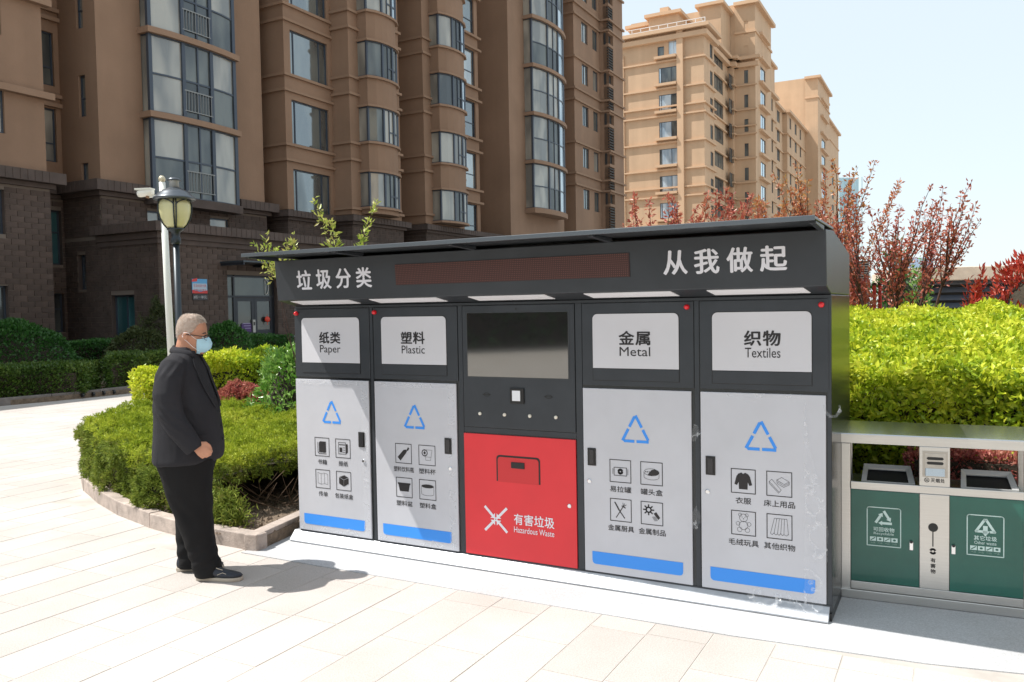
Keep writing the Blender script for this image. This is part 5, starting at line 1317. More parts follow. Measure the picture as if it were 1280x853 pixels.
# ------------------------------------------------------------------ trees with upright shoots
def tree(name, label, base, h, spread, lm, leaf, nstem, nshoot, dens, seed, cat='tree', lean=(0, 0), clear=.35, thick=.03, group=None, aspect=.42, outr=(.10, .55), Lf=1.0, low=.12, topf=(.62, .78)):
    rng = random.Random(seed); nr = NR(seed); t_ = thing(name, base, label, cat, group=group); B = Vector(base)
    tr = MB(); tr.smooth = True; PP = []; DD = []
    fork = h * clear * .55; 
    for s_ in range(nstem):
        a = 2 * PI * s_ / nstem + rng.uniform(-.5, .5); r = spread * rng.uniform(.35, 1.0); top = h * rng.uniform(*topf)
        pts = []
        for i in range(8):
            q = i / 7; k = q ** (1.25 if clear < .7 else .85)
            pts.append(Vector((math.cos(a) * r * k * .75 + lean[0] * q + rng.uniform(-.02, .02), math.sin(a) * r * k * .75 + lean[1] * q + rng.uniform(-.02, .02), top * q)))
        st = MB(); st.smooth = True
        st.tube(pts, [thick * (1 - .75 * i / 7) for i in range(8)], 6); st.build('trunk' if s_ == 0 else 'limb', M_bark, t_)
        for j in range(nshoot):
            q = rng.uniform(clear, 1.0); f = q * 7; i = min(6, int(f)); p = pts[i].lerp(pts[i + 1], f - i)
            if j == 0: p = pts[-1]
            az = a + rng.uniform(-1.4, 1.4); out = rng.uniform(*outr); L = (h - p.z) * rng.uniform(.55, 1.02) * Lf if j else (h - p.z)
            L = max(.25, L); d = Vector((math.cos(az) * out, math.sin(az) * out, 1)).normalized()
            sp_ = [p + d * L * t + Vector((rng.uniform(-.03, .03), rng.uniform(-.03, .03), 0)) * t + Vector((math.cos(az), math.sin(az), 0)) * (-.10 * L * out * t * t) for t in (0, .25, .5, .75, 1)]
            tr.tube(sp_, [thick * .30, thick * .24, thick * .18, thick * .12, thick * .06], 4, cap=False)
            n = int(L * dens); u = nr.uniform(low, 1, n) ** .85 * 4
            for uu in u:
                i2 = min(3, int(uu)); c = sp_[i2].lerp(sp_[i2 + 1], uu - i2)
                dr = Vector(nr.normal(0, 1, 3)).normalized(); sprd = .07 * (1.15 - uu / 4)
                PP.append(c + dr * nr.uniform(0, sprd + .02)); DD.append(dr * .8 + Vector((0, 0, .5)))
    tr.build('twigs', M_bark, t_)
    o = link('foliage', leaf_mesh('foliage', np.array(PP), np.array(DD), leaf, aspect, nr, .1, .5), t_, lm); tag(o, kind='stuff')
    return t_
def tb(x, Y, z=0): p = atY(x, 380, Y); return (p.x, p.y, z)
GP = 'purple plum trees behind the cabinet'
tree('plum_tree', 'red leaved plum tree with forked trunk right of the cabinet, against the sky', tb(1112, 9.6), 3.02, 1.15, L_plum, .050, 6, 13, 80, 31, thick=.030, clear=.74, outr=(.2, .8), Lf=.85, low=.05, group=GP, lean=(.0, 0))
tree('plum_tree', 'tallest copper plum tree rising over the right end of the cabinet roof', tb(1040, 10.4), 3.50, .50, L_copper, .052, 4, 6, 100, 4, clear=.45, group=GP)
tree('plum_tree', 'thin copper plum tree tips left of the tallest copper tree', tb(985, 10.8), 3.12, .75, L_copper, .058, 5, 6, 90, 5, clear=.5, group=GP)
tree('plum_tree', 'yellowish copper plum tips above the word at the right end of the sign', tb(940, 10.6), 2.98, .6, L_copper, .055, 4, 6, 80, 6, clear=.5, group=GP)
tree('plum_tree', 'red plum shoots above the middle of the right half of the roof', tb(893, 9.8), 3.02, .55, L_plum, .06, 4, 5, 100, 7, clear=.5, group=GP)
tree('plum_tree', 'leftmost red plum shoots showing over the cabinet roof', tb(828, 9.6), 3.00, .55, L_plum, .06, 5, 5, 95, 8, clear=.5, group=GP)
tree('sapling', 'pale green sapling tips over the left end of the cabinet roof', tb(398, 9.0), 2.58, .18, L_young, .062, 3, 5, 60, 12, thick=.009, clear=.97, aspect=.34, lean=(-.42, 0), outr=(.1, .7), low=.0, topf=(.82, .92))
tree('sapling', 'taller pale green sapling shoot over the roof beside the brown block', tb(433, 8.9), 2.98, .14, L_young, .072, 2, 3, 70, 13, thick=.010, clear=.7, aspect=.34)
# shrubs under and behind the plum trees
dome('low_shrub', 'dark red low shrub between cabinet side and plum trunk', 'shrub', tb(1072, 9.9)[:2], .40, 1.92, 0, L_plum, .06, 4200, .45, 71, .12, 1, up=.3, depth=.12)
dome('low_shrub', 'green shrub behind the forked plum trunk', 'shrub', tb(1122, 11.6)[:2], .50, 2.30, 0, L_ball, .08, 3800, .45, 72, .16, 1, up=.3, depth=.2)
dome('low_shrub', 'yellow green leafy shrub at the left end of the louvred housing', 'shrub', tb(1150, 10.9)[:2], .26, 2.05, 0, L_bright, .07, 1500, .4, 73, .16, 1, up=.3, depth=.2)
dome('photinia_shrub', 'glossy bright red photinia shrub at the right edge behind the hedge', 'shrub', tb(1304, 8.8)[:2], .80, 2.14, 0, L_phot, .10, 6500, .32, 74, .10, 1, up=.6, depth=.12, jit=.8)
dome('photinia_shrub', 'small red photinia shoot in front of the louvred housing', 'shrub', tb(1222, 8.9)[:2], .20, 1.86, 0, L_phot, .085, 900, .32, 75, .12, 1, up=.6, depth=.12, jit=.8)
# ------------------------------------------------------------------ louvred housing
b0 = atY(1147, 380, 14.0); hs = thing('louvred_housing', (b0.x, 14.0, 0), 'low plant housing with beige roof slab and dark horizontal louvres behind the hedge', 'plant housing', rad(-14))
m = MB(); m.prismx([(-.35, 2.06), (-.35, 2.27), (2.6, 2.27), (2.6, 2.06)], -.28, 4.5); m.build('roof_slab', mat('beige_concrete', (.64, .53, .42), .8, var=.1), hs, .01)
m = MB(); m.box(.0, .15, 0, .15, 0, 2.055); m.box(.0, .1, .16, 2.2, 0, 2.05); m.build('post', mat('pale_post', (.30, .34, .38), .6), hs, .005)
m = MB(); m.box(.16, 4.3, .12, .16, 0, 2.05); m.build('recess', M_louv, hs)
M_lv = mat('blue_grey_louvre', (.16, .20, .27), .45, .3)
for k in range(9):
    m = MB(); z = .95 + k * .13; m.prismx([(0, z), (.015, z), (.115, z + .085), (.10, z + .085)], .155, 4.3); m.build('louvre', M_lv, hs)
b1 = atY(1061, 360, 12.6); sc_ = thing('louvred_screen', (b1.x, 12.6, 0), 'dark slatted screen beside the right end of the cabinet, behind the red leaves', 'screen')
m = MB(); m.box(.0, .33, .05, .08, 0, 2.35); m.build('backing', M_louv, sc_)
M_psl = mat('pale_slat', (.30, .27, .26), .6)
for k in range(26): m = MB(); m.box(0, .33, 0, .04, 1.4 + k * .036, 1.418 + k * .036); m.build('slat', M_psl, sc_)
for k, x in enumerate((1093, 1100)):
    p = tb(x, 10.2); q = thing('red_post', p, ['thin red post left of the forked plum trunk', 'thin red post nearest the forked plum trunk'][k], 'post', group='red posts behind the hedge')
    m = MB(); m.tube([(0, 0, 0), (0, 0, 1.92)], .022, 8); m.build('shaft', mat('red_post_paint', (.5, .03, .02), .5), q)
    m = MB(); m.tube([(0, 0, 1.921), (0, 0, 1.95)], .028, 8); m.build('cap', M_bark, q)
# ------------------------------------------------------------------ lamp post and camera pole in the bed
M_iron = mat('lamp_iron', (.035, .045, .055), .38, .5, .1, 5); M_cap2 = mat('lamp_dome', (.10, .115, .135), .32, .5, .1, 4)
M_lglass = mat('frosted_lamp_glass', (.62, .60, .34), .35, 0, .08, 3, spec=.6)
lp = thing('street_lamp', tb(222.5, 11.0), 'dark iron garden lamp with cream glass panels and domed cap', 'street lamp')
def L(name, prof, mt, n=24, par=None, sm=True):
    m = MB(); m.smooth = sm; m.lathe(prof, n=n); return m.build(name, mt, par or lp)
L('pole', [(.075, 0), (.075, .25), (.050, .30), (.046, .5), (.043, 2.64)], M_iron)
L('collar', [(.052, 2.642), (.066, 2.66), (.066, 2.72), (.052, 2.74), (.058, 2.80), (.105, 2.83), (.110, 2.85)], M_iron)
gl = L('lamp_glass', [(.092, 2.852), (.135, 2.90), (.175, 2.98), (.196, 3.07), (.198, 3.15), (.186, 3.222)], M_lglass, 32)
for k in range(8):
    a = -1.19 + (k // 2) * PI / 2 + (-.075 if k % 2 else .075); m = MB(); m.smooth = True
    m.tube([(math.cos(a) * r, math.sin(a) * r, z) for r, z in [(.104, 2.855), (.146, 2.90), (.186, 2.98), (.207, 3.07), (.209, 3.15), (.197, 3.222)]], .0095, 6); m.build('rib', M_iron, gl)
for k in range(4):            # arched tops of the panels
    for s_ in (-1, 1):
        m = MB(); c = -1.19 + k * PI / 2 + s_ * .075; P_ = []
        for j in range(6): t_ = j / 5; a = c + s_ * .62 * t_; z = 3.15 + .072 * math.sqrt(t_); P_.append((math.cos(a) * .207, math.sin(a) * .207, z))
        m.tube(P_, .008, 5); m.build('arch_trim', M_iron, gl)
L('dome_cap', [(.205, 3.222), (.262, 3.226), (.272, 3.240), (.262, 3.256), (.235, 3.272), (.20, 3.315), (.145, 3.352), (.09, 3.376), (.075, 3.386)], M_cap2, 32)
L('chimney', [(.066, 3.387), (.060, 3.47), (.072, 3.476)], mat('chimney_pale', (.42, .44, .44), .5, .2))
L('finial', [(.088, 3.477), (.085, 3.495), (.055, 3.515), (.012, 3.525)], M_cap2)
cp_ = thing('camera_pole', tb(213.5, 13.5), 'slim white pole carrying a surveillance camera, behind the lamp post', 'pole')
M_wp = mat('white_pole_paint', (.72, .74, .70), .4)
m = MB(); m.smooth = True; m.tube([(0, 0, 0), (-.075, 0, 3.86)], [.058, .050], 16); m.build('pole', M_wp, cp_)
m = MB(); m.smooth = True; m.ball((-.076, 0, 3.91), (.055, .055, .06), 12, 8); m.build('cap', mat('brass_cap', (.55, .50, .38), .4, .3), cp_)
m = MB(); m.smooth = True; m.tube([(-.07, -.02, 3.66), (-.22, -.04, 3.63), (-.30, -.05, 3.62)], .018, 8); m.build('bracket_arm', M_wp, cp_)
sc2 = thing('surveillance_camera', tuple(Vector(tb(213.5, 13.5)) + Vector((-.32, -.05, 3.69))), 'white bullet camera on the arm of the white pole', 'camera', rad(172))
m = MB(); m.smooth = True; m.tube([(-.12, 0, .012), (-.11, 0, .012), (.10, 0, -.01), (.13, 0, -.012)], [.045, .062, .062, .055], 14); m.build('housing', mat('camera_white', (.8, .79, .74), .35), sc2)
m = MB(); m.smooth = True; m.tube([(.131, 0, -.012), (.15, 0, -.014)], [.054, .05], 14); m.build('lens', M_black, sc2)
m = MB(); m.prismx([(-.06, .04), (-.07, .068), (.07, .068), (.06, .04)], -.12, .165); m.build('sun_shield', M_wp, sc2, .004)
m = MB(); m.tube([(-.03, 0, -.055), (-.02, 0, -.09)], .03, 8); m.build('mount', mat('rust_mount', (.25, .14, .08), .7), sc2)

# ------------------------------------------------------------------ the standing man
pp = atY(240, 600, 5.36); PO_ = Vector((pp.x, 5.36, 0))
man = thing('person', PO_, 'grey haired man in a black suit and blue face mask looking at the cabinet', 'person', rad(3))
def skin_mat():
    m = mat('skin', (.50, .25, .16), .5, 0, .10, 14, .15, 220, spec=.4, color2=None)
    b = m.node_tree.nodes['Principled BSDF']; b.inputs['Subsurface Weight'].default_value = .12; b.inputs['Subsurface Radius'].default_value = (.012, .005, .003); b.inputs['Subsurface Scale'].default_value = .6
    return m
M_skin = skin_mat()
M_hair = mat('grey_hair', (.46, .33, .26), .85, 0, .4, 40, .5, 420, color2=(.66, .56, .49))
M_suit = mat('black_suit_cloth', (.026, .026, .031), .82, 0, .18, 3, .35, 900, spec=.25)
M_trs = mat('black_trouser_cloth', (.012, .012, .013), .85, 0, .15, 3, .3, 900, spec=.2)
M_mask = mat('blue_mask', (.42, .68, .82), .8, 0, .05, 30, .25, 200); M_loop = mat('ear_loop_white', (.85, .85, .85), .7)
M_gl = mat('spectacle_frame', (.03, .018, .014), .3, .2); M_shoe = mat('navy_shoe', (.022, .027, .040), .5, 0, .2, 20, .2, 120); M_sole = mat('pale_sole', (.45, .40, .33), .7)
def ringf(z, fb, ff, hw, n=28, e=2.2, l0=0.0, tilt=0.0):
    cf = (fb + ff) / 2; rf = (ff - fb) / 2; out = []
    for k in range(n):
        a = 2 * PI * k / n; c, s_ = math.cos(a), math.sin(a)
        out.append((cf + rf * math.copysign(abs(c) ** (2 / e), c), l0 + hw * math.copysign(abs(s_) ** (2 / e), s_), z + tilt * (cf + rf * c)))
    return out
def interp(tab, z):
    for a, b in zip(tab[:-1], tab[1:]):
        if (a[0] - z) * (b[0] - z) <= 0:
            q = (z - a[0]) / (b[0] - a[0] + 1e-9); return [a[i] + (b[i] - a[i]) * q for i in range(len(a))]
    return tab[0] if abs(z - tab[0][0]) < abs(z - tab[-1][0]) else tab[-1]
def eltube(mb, pts, rs, n=16):
    """tube whose rings are ellipses: rs = (fore-aft radius, side radius)"""
    P = [Vector(p) for p in pts]; rings = []
    for i, p in enumerate(P):
        d = (P[min(i + 1, len(P) - 1)] - P[max(i - 1, 0)]).normalized()
        sd = Vector((0, 1, 0)); sd = (sd - d * sd.dot(d)).normalized(); fw_ = d.cross(sd)
        rings.append([tuple(p + fw_ * math.cos(2 * PI * k / n) * rs[i][0] + sd * math.sin(2 * PI * k / n) * rs[i][1]) for k in range(n)])
    mb.loft(rings)
def remeshed(name, mb, vox, smooth_it, mats, parent, fn=None):
    me = mb.mesh(name + '_src'); ob = bpy.data.objects.new(name + '_src', me); COL.objects.link(ob)
    r = ob.modifiers.new('r', 'REMESH'); r.mode = 'VOXEL'; r.voxel_size = vox
    s_ = ob.modifiers.new('s', 'SMOOTH'); s_.factor = .5; s_.iterations = smooth_it
    dg = bpy.context.evaluated_depsgraph_get(); dg.update()
    m2 = bpy.data.meshes.new_from_object(ob.evaluated_get(dg)); m2.name = name
    bpy.data.objects.remove(ob); bpy.data.meshes.remove(me)
    n = len(m2.vertices); co = np.zeros(n * 3, np.float32); m2.vertices.foreach_get('co', co); co = co.reshape(-1, 3)
    if fn is not None:
        no = np.zeros(n * 3, np.float32); m2.vertices.foreach_get('normal', no); no = no.reshape(-1, 3)
        co = fn(co, no).astype(np.float32); m2.vertices.foreach_set('co', co.ravel())
    m2.polygons.foreach_set('use_smooth', np.ones(len(m2.polygons), bool)); m2.update()
    m2.materials.clear()
    return link(name, m2, parent, mats)
HEAD = [(1.722, -.012, .030, .018), (1.715, -.045, .060, .048), (1.698, -.066, .085, .066), (1.67, -.082, .103, .077), (1.635, -.089, .114, .081), (1.605, -.090, .116, .081), (1.585, -.088, .114, .079), (1.565, -.084, .108, .077), (1.54, -.076, .109, .074), (1.515, -.064, .108, .070), (1.49, -.045, .106, .064), (1.47, -.010, .100, .052), (1.458, .03, .088, .030)]
HT = Matrix.Translation((.026, 0, 1.462)) @ Matrix.Diagonal((.90, .93, .93, 1)) @ Matrix.Translation((-.026, 0, -1.462)) @ Matrix.Translation((.004, 0, 1.52)) @ Matrix.Rotation(rad(6), 4, 'Y') @ Matrix.Rotation(rad(4), 4, 'Z') @ Matrix.Translation((.005, 0, -1.52))
b = MB(M=HT); b.smooth = True
b.loft([ringf(z, fb, ff, hw, 32, 2.15) for (z, fb, ff, hw) in HEAD][::-1])
b.loft([ringf(z, a, c, w, 10, 2) for (z, a, c, w) in [(1.590, .105, .118, .010), (1.560, .104, .130, .014), (1.538, .100, .140, .018), (1.528, .100, .130, .015)]][::-1])
b.ball((.104, 0, 1.597), (.016, .055, .012), 12, 6)
b.ball((.106, 0, 1.503), (.012, .024, .008), 10, 6); b.ball((.085, 0, 1.474), (.03, .035, .024), 12, 7)
for s_ in (-1, 1):
    b.ball((.07, s_ * .048, 1.535), (.03, .022, .03), 10, 6)
    b.loft([[(-.008 + .004 * 0 + math.cos(a) * rf, s_ * y_, 1.572 + math.sin(a) * rz) for a in [2 * PI * k / 12 for k in range(12)]] for (y_, rf, rz) in [(.070, .012, .018), (.082, .017, .029), (.089, .019, .033), (.093, .016, .029)]])
b.M = None
eltube(b, [(-.025, 0, 1.36), (-.022, 0, 1.43), (-.008, 0, 1.50), (.004, 0, 1.55)], [(.070, .070), (.068, .066), (.064, .060), (.062, .058)])
b.loft([ringf(z, fb, ff, hw, 24, 2.4) for (z, fb, ff, hw) in [(.86, -.15, .12, .16), (1.0, -.17, .15, .17), (1.15, -.18, .12, .175), (1.3, -.17, .08, .18), (1.39, -.13, .04, .15), (1.43, -.09, .02, .07)]])
ARM = {-1: [(-.04, -.13, 1.37), (-.04, -.195, 1.35), (-.058, -.258, 1.21), (-.028, -.27, 1.10), (.020, -.272, 1.00), (.082, -.270, .935), (.108, -.268, .908)],
       1: [(-.05, .13, 1.37), (-.035, .20, 1.35), (.0, .245, 1.21), (.015, .252, 1.10), (.03, .255, 1.00), (.05, .250, .925), (.058, .248, .895)]}
for s_ in (-1, 1):
    A = ARM[s_]; eltube(b, A, [(.05, .05), (.052, .05), (.046, .045), (.042, .042), (.038, .037), (.030, .026), (.028, .022)], 12)
    w = Vector(A[-1]); dn = (Vector(A[-1]) - Vector(A[-3])).normalized(); fwd = Vector((0, 1, 0)).cross(dn); fwd = -fwd if fwd.x < 0 else fwd; sd = Vector((0, 1, 0))
    eltube(b, [w - dn * .01, w + dn * .03, w + dn * .065, w + dn * .085], [(.028, .019), (.036, .018), (.039, .017), (.035, .014)], 12)
    inw = -s_                                   # palm faces the thigh
    for k, (L1, r1) in enumerate([(.036, .0105), (.041, .0108), (.038, .0103), (.030, .0092)]):
        o = w + dn * (.082 - .004 * abs(k - 1)) + fwd * (.030 - .0205 * k)
        p1 = o + dn * L1 * .9 + sd * inw * .008; p2 = p1 + (dn * -.1 + sd * inw * 1.0 - fwd * .1).normalized() * L1 * .75; p3 = p2 + (-dn * 1.0 + sd * inw * .1).normalized() * L1 * .6
        b.tube([o - dn * .012, o + dn * L1 * .45, p1, (p1 + p2) / 2 + dn * .002, p2, p3], [r1 * 1.05, r1, r1 * 1.05, r1 * .95, r1 * .92, r1 * .75], 8)
    o = w + dn * .030 + fwd * .036; b.tube([o - fwd * .012, o + dn * .022 + fwd * .012 + sd * inw * .006, o + dn * .048 + fwd * .012 + sd * inw * .014, o + dn * .070 + fwd * .002 + sd * inw * .022], [.013, .0122, .0112, .0085], 8)
LEG = {-1: [(-.01, -.09, .93), (.005, -.09, .78), (.025, -.09, .60), (.05, -.095, .44), (.065, -.10, .30), (.085, -.10, .15), (.10, -.10, .07)],
       1: [(-.02, .09, .93), (-.02, .09, .78), (-.03, .095, .60), (-.035, .10, .44), (-.045, .10, .30), (-.055, .10, .15), (-.055, .10, .07)]}
for s_ in (-1, 1):
    eltube(b, LEG[s_], [(.10, .09), (.09, .08), (.072, .066), (.058, .055), (.052, .048), (.036, .034), (.036, .034)], 14)
    q = Vector(LEG[s_][-1]); eltube(b, [q + Vector((0, 0, .02)), q + Vector((.01, 0, -.02)), q + Vector((.07, 0, -.038)), q + Vector((.14, 0, -.045)), q + Vector((.17, 0, -.047))], [(.036, .034), (.034, .034), (.026, .036), (.016, .034), (.010, .025)], 12)
remeshed('body', b, .0062, 3, M_skin, man)

# hair: a cropped shell over the scalp
h = MB(M=HT); h.smooth = True; zs_l = list(np.linspace(1.724, 1.530, 24)); n = 48; vs = []; fs = []
def headpt(z, a, o):
    r_ = interp(HEAD, z) if z < 1.722 else HEAD[0]; cf = (r_[1] + r_[2]) / 2; rf = (r_[2] - r_[1]) / 2 + o; c, s2 = math.cos(a), math.sin(a); e = 2.15
    return Vector((cf + rf * math.copysign(abs(c) ** (2 / e), c), (r_[3] + o) * math.copysign(abs(s2) ** (2 / e), s2), z))
def hairline(a):
    d = abs((a + PI) % (2 * PI) - PI) / PI          # 0 front, 1 back
    if d < .30: return 1.680 - .012 * (d / .30)
    if d < .42: return 1.668 - .055 * (d - .30) / .12
    if d < .50: return 1.613 - .03 * (d - .42) / .08
    if d < .62: return 1.595
    return 1.595 - .058 * (d - .62) / .38
rings = []
for i in range(18):
    rings.append([])
    for k in range(n):
        a = 2 * PI * k / n; zb = hairline(a); q = i / 17; z = zb + (1.721 - zb) * q ** .9; o = .0045 * min(1, .05 + q * 5) + .0012 * noise.noise(Vector((k, i, 0)) * .7)
        p = headpt(z, a, o); p.z += .006 * q ** 3; rings[-1].append(tuple(p))
h.loft(rings); ho = h.build('hair', M_hair, man)
hp = []; hn = []; hr_ = NR(5)
for k in range(11000):
    a = hr_.uniform(0, 2 * PI); zb = hairline(a) - .006 * hr_.random(); z = zb + (1.722 - zb) * hr_.random() ** .8; p = headpt(z, a, .003); p.z += .006 * ((z - zb) / (1.722 - zb)) ** 3
    q = headpt(z, a, .02) - headpt(z, a, 0); q.z += .02 * max(0, (z - 1.64) / .08); hp.append(tuple(HT @ p)); hn.append(tuple((HT.to_3x3() @ q).normalized()))
hm = mat('grey_hair_strand', (.60, .54, .48), .7, objvar=0); tag(link('hair_strand', leaf_mesh('hair_strand', np.array(hp), np.array(hn), .0062, .14, hr_, 0, .45), ho, hm), kind='stuff')
# eyes, brows, spectacles, mask
for s_ in (-1, 1):
    e = MB(M=HT); e.smooth = True; e.ball((.0985, s_ * .034, 1.575), (.0125, .0125, .0105), 12, 8); ey = e.build('eye', mat('eye_white', (.7, .68, .65), .2), man)
    e = MB(M=HT); e.smooth = True; e.ball((.1075, s_ * .034, 1.575), (.0045, .006, .006), 10, 6); e.build('iris', M_black, ey)
    e = MB(M=HT); e.smooth = True; e.tube([(.114, s_ * .014, 1.600), (.115, s_ * .034, 1.606), (.100, s_ * .058, 1.600)], [.003, .0045, .002], 6); e.build('eyebrow', mat('brow', (.07, .055, .05), .9), man)
g = MB(M=HT); g.smooth = True
for s_ in (-1, 1):
    R_ = [(.128 - .0035 * abs(math.cos(a)) , s_ * (.036 + .026 * math.cos(a)), 1.572 + .017 * math.sin(a)) for a in np.linspace(0, 2 * PI, 17)]
    g.tube([(p[0] - max(0, (abs(p[1]) - .036)) * .35, p[1], p[2]) for p in R_], .0014, 6, cap=False)
    g.tube([(.117, s_ * .063, 1.580), (.110, s_ * .078, 1.582), (.05, s_ * .088, 1.585), (.0, s_ * .091, 1.586), (-.022, s_ * .090, 1.574)], [.0032, .0036, .0034, .0032, .0024], 6)
    g.tube([(.126, s_ * .012, 1.587), (.124, s_ * .036, 1.590), (.117, s_ * .062, 1.586)], .0034, 6)
g.tube([(.128, -.011, 1.578), (.131, 0, 1.581), (.128, .011, 1.578)], .0018, 6)
sp_ = g.build('spectacles', M_gl, man)
for s_ in (-1, 1):
    e = MB(M=HT); e.add([(.1265, s_ * .036, 1.572)] + [(.1265 - max(0, (.026 * math.cos(a))) * .35, s_ * (.036 + .026 * math.cos(a)), 1.572 + .017 * math.sin(a)) for a in np.linspace(0, 2 * PI, 17)[:-1]], [(0, 1 + k, 1 + (k + 1) % 16) for k in range(16)])
    gm_ = bpy.data.materials.get('lens_glass')
    if gm_ is None:
        gm_ = mat('lens_glass', (.5, .55, .58), .05, 0); gm_.node_tree.nodes['Principled BSDF'].inputs['Alpha'].default_value = .16
    e.build('lens', gm_, sp_)
mk = MB(M=HT); mk.smooth = True; vs = []; fs = []; NI, NJ = 14, 18
for lay in (0, 1):
    for i in range(NI + 1):
        q = i / NI; z = 1.560 - q * .102
        for j in range(NJ + 1):
            u = -1 + 2 * j / NJ; a = u * (1.02 - .30 * (q - .45) ** 2) * 1.05
            p = headpt(max(z, 1.462), a, .0125); p.z = z + .014 * (1 - abs(u)) ** 1.3 * (1 - q) * 1.3 - .004 * q * (1 - abs(u))
            tent = math.exp(-(u * 2.3) ** 2) * .040 * math.sin(PI * min(1, q * .95 + .06)) ** .8 + .004 * math.sin(q * 22) * (1 - abs(u)) * .35
            p.x += tent - (.018 * q ** 4) - lay * .0025; vs.append(tuple(p))
o1 = (NI + 1) * (NJ + 1)
for lay in (0, 1):
    for i in range(NI):
        for j in range(NJ):
            a = lay * o1 + i * (NJ + 1) + j; f = (a, a + 1, a + NJ + 2, a + NJ + 1); fs.append(f if lay == 0 else f[::-1])
mk.add(vs, fs); mo = mk.build('face_mask', M_mask, man)
for s_ in (-1, 1):
    e = MB(M=HT); e.smooth = True
    t0_ = headpt(1.552, s_ * .97, .010); b0_ = headpt(1.478, s_ * .95, .010)
    e.tube([t0_, (.045, s_ * .084, 1.572), (.012, s_ * .091, 1.598), (-.018, s_ * .093, 1.600), (-.030, s_ * .088, 1.575)], .0017, 6)
    e.tube([b0_, (.045, s_ * .080, 1.505), (.008, s_ * .087, 1.538), (-.014, s_ * .090, 1.552), (-.030, s_ * .088, 1.575)], .0017, 6); e.build('ear_loop', M_loop, mo)

# jacket
JK = [(.752, -.224, .162, .220), (.770, -.229, .188, .228), (.81, -.228, .198, .226), (.88, -.224, .200, .222), (.95, -.219, .197, .218), (1.04, -.215, .187, .214), (1.12, -.215, .176, .220), (1.20, -.202, .150, .218), (1.28, -.188, .122, .216), (1.35, -.164, .100, .210), (1.395, -.142, .080, .192), (1.43, -.118, .064, .150), (1.455, -.102, .052, .112), (1.478, -.088, .042, .086), (1.495, -.078, .034, .074)]
j = MB(); j.smooth = True
j.loft([ringf(z, fb, ff, hw, 36, 2.35) for (z, fb, ff, hw) in JK])
SL = {-1: [(-.030, -.135, 1.410), (-.032, -.190, 1.382), (-.042, -.232, 1.31), (-.050, -.262, 1.21), (-.030, -.272, 1.10), (.018, -.275, 1.00), (.070, -.272, .932), (.112, -.270, .866)],
      1: [(-.055, .135, 1.415), (-.045, .190, 1.385), (-.020, .225, 1.31), (.0, .245, 1.21), (.015, .255, 1.10), (.03, .255, 1.00), (.05, .250, .925), (.06, .248, .88)]}
RS = [(.066, .055), (.082, .068), (.088, .073), (.086, .072), (.080, .066), (.073, .060), (.063, .053), (.056, .047)]
for s_ in (-1, 1): eltube(j, SL[s_], RS, 18)
def wr(co, no):
    out = co.copy()
    for i in range(len(co)):
        x, y, z = co[i]; side = abs(y) > .195
        w = .0045 * noise.noise(Vector((x * 5, y * 5, z * 3.2))) + .003 * noise.noise(Vector((x * 12, y * 9, z * 9 + 3)))
        if side and .93 < z < 1.2: w += .0042 * math.sin((z + (x + .05) * .9) * 95 + 2 * noise.noise(Vector((x * 8, y, z * 8)))) * max(0, 1 - abs(z - 1.06) / .14)
        if side and z > 1.3: w += .0035 * math.sin((x * 1.4 - z * .7) * 85) * max(0, 1 - abs(z - 1.36) / .07)
        if z < .95 and not side: w += .004 * math.sin(math.atan2(y, x) * 7 + z * 6) * (1 - (z - .75) / .2)
        out[i] += no[i] * w
    return out
jk = remeshed('jacket', j, .0085, 2, M_suit, man, wr)
# collar and lapels
def jpt(z, a, o):
    r_ = interp(JK, z); cf = (r_[1] + r_[2]) / 2; rf = (r_[2] - r_[1]) / 2 + o; c, s2 = math.cos(a), math.sin(a); e = 2.35
    return Vector((cf + rf * math.copysign(abs(c) ** (2 / e), c), (r_[3] + o) * math.copysign(abs(s2) ** (2 / e), s2), z))
c_ = MB(); c_.smooth = True; R1 = []; NN = 30
for lay in range(6):
    q = lay / 5; R_ = []
    for k in range(NN + 1):
        a = PI * .22 + (2 * PI - PI * .44) * k / NN; back = (1 - math.cos(a)) / 2
        zt = 1.462 + .040 * back ** 1.2; zlow = 1.445 + .024 * back
        rin = (.076 + .016 * (1 - back)); cx_ = -.008
        if q < .2: p = (cx_ + math.cos(a) * (rin - .004), math.sin(a) * (rin - .006), zlow + .01)
        elif q < .5: p = (cx_ + math.cos(a) * rin, math.sin(a) * rin, zt)
        elif q < .7: p = (cx_ + math.cos(a) * (rin + .005), math.sin(a) * (rin + .005), zt + .001)
        else: p = (cx_ - .004 + math.cos(a) * (rin + .016 + .010 * (q - .6)), math.sin(a) * (rin + .018), zt - .036 * (q - .5) * 2)
        R_.append(p)
    R1.append(R_)
vs = [p for R_ in R1 for p in R_]; fs = [(i * (NN + 1) + k, i * (NN + 1) + k + 1, (i + 1) * (NN + 1) + k + 1, (i + 1) * (NN + 1) + k) for i in range(5) for k in range(NN)]
c_.add(vs, fs); co_ = c_.build('collar', M_suit, jk); sm_ = co_.modifiers.new('thick', 'SOLIDIFY'); sm_.thickness = .004
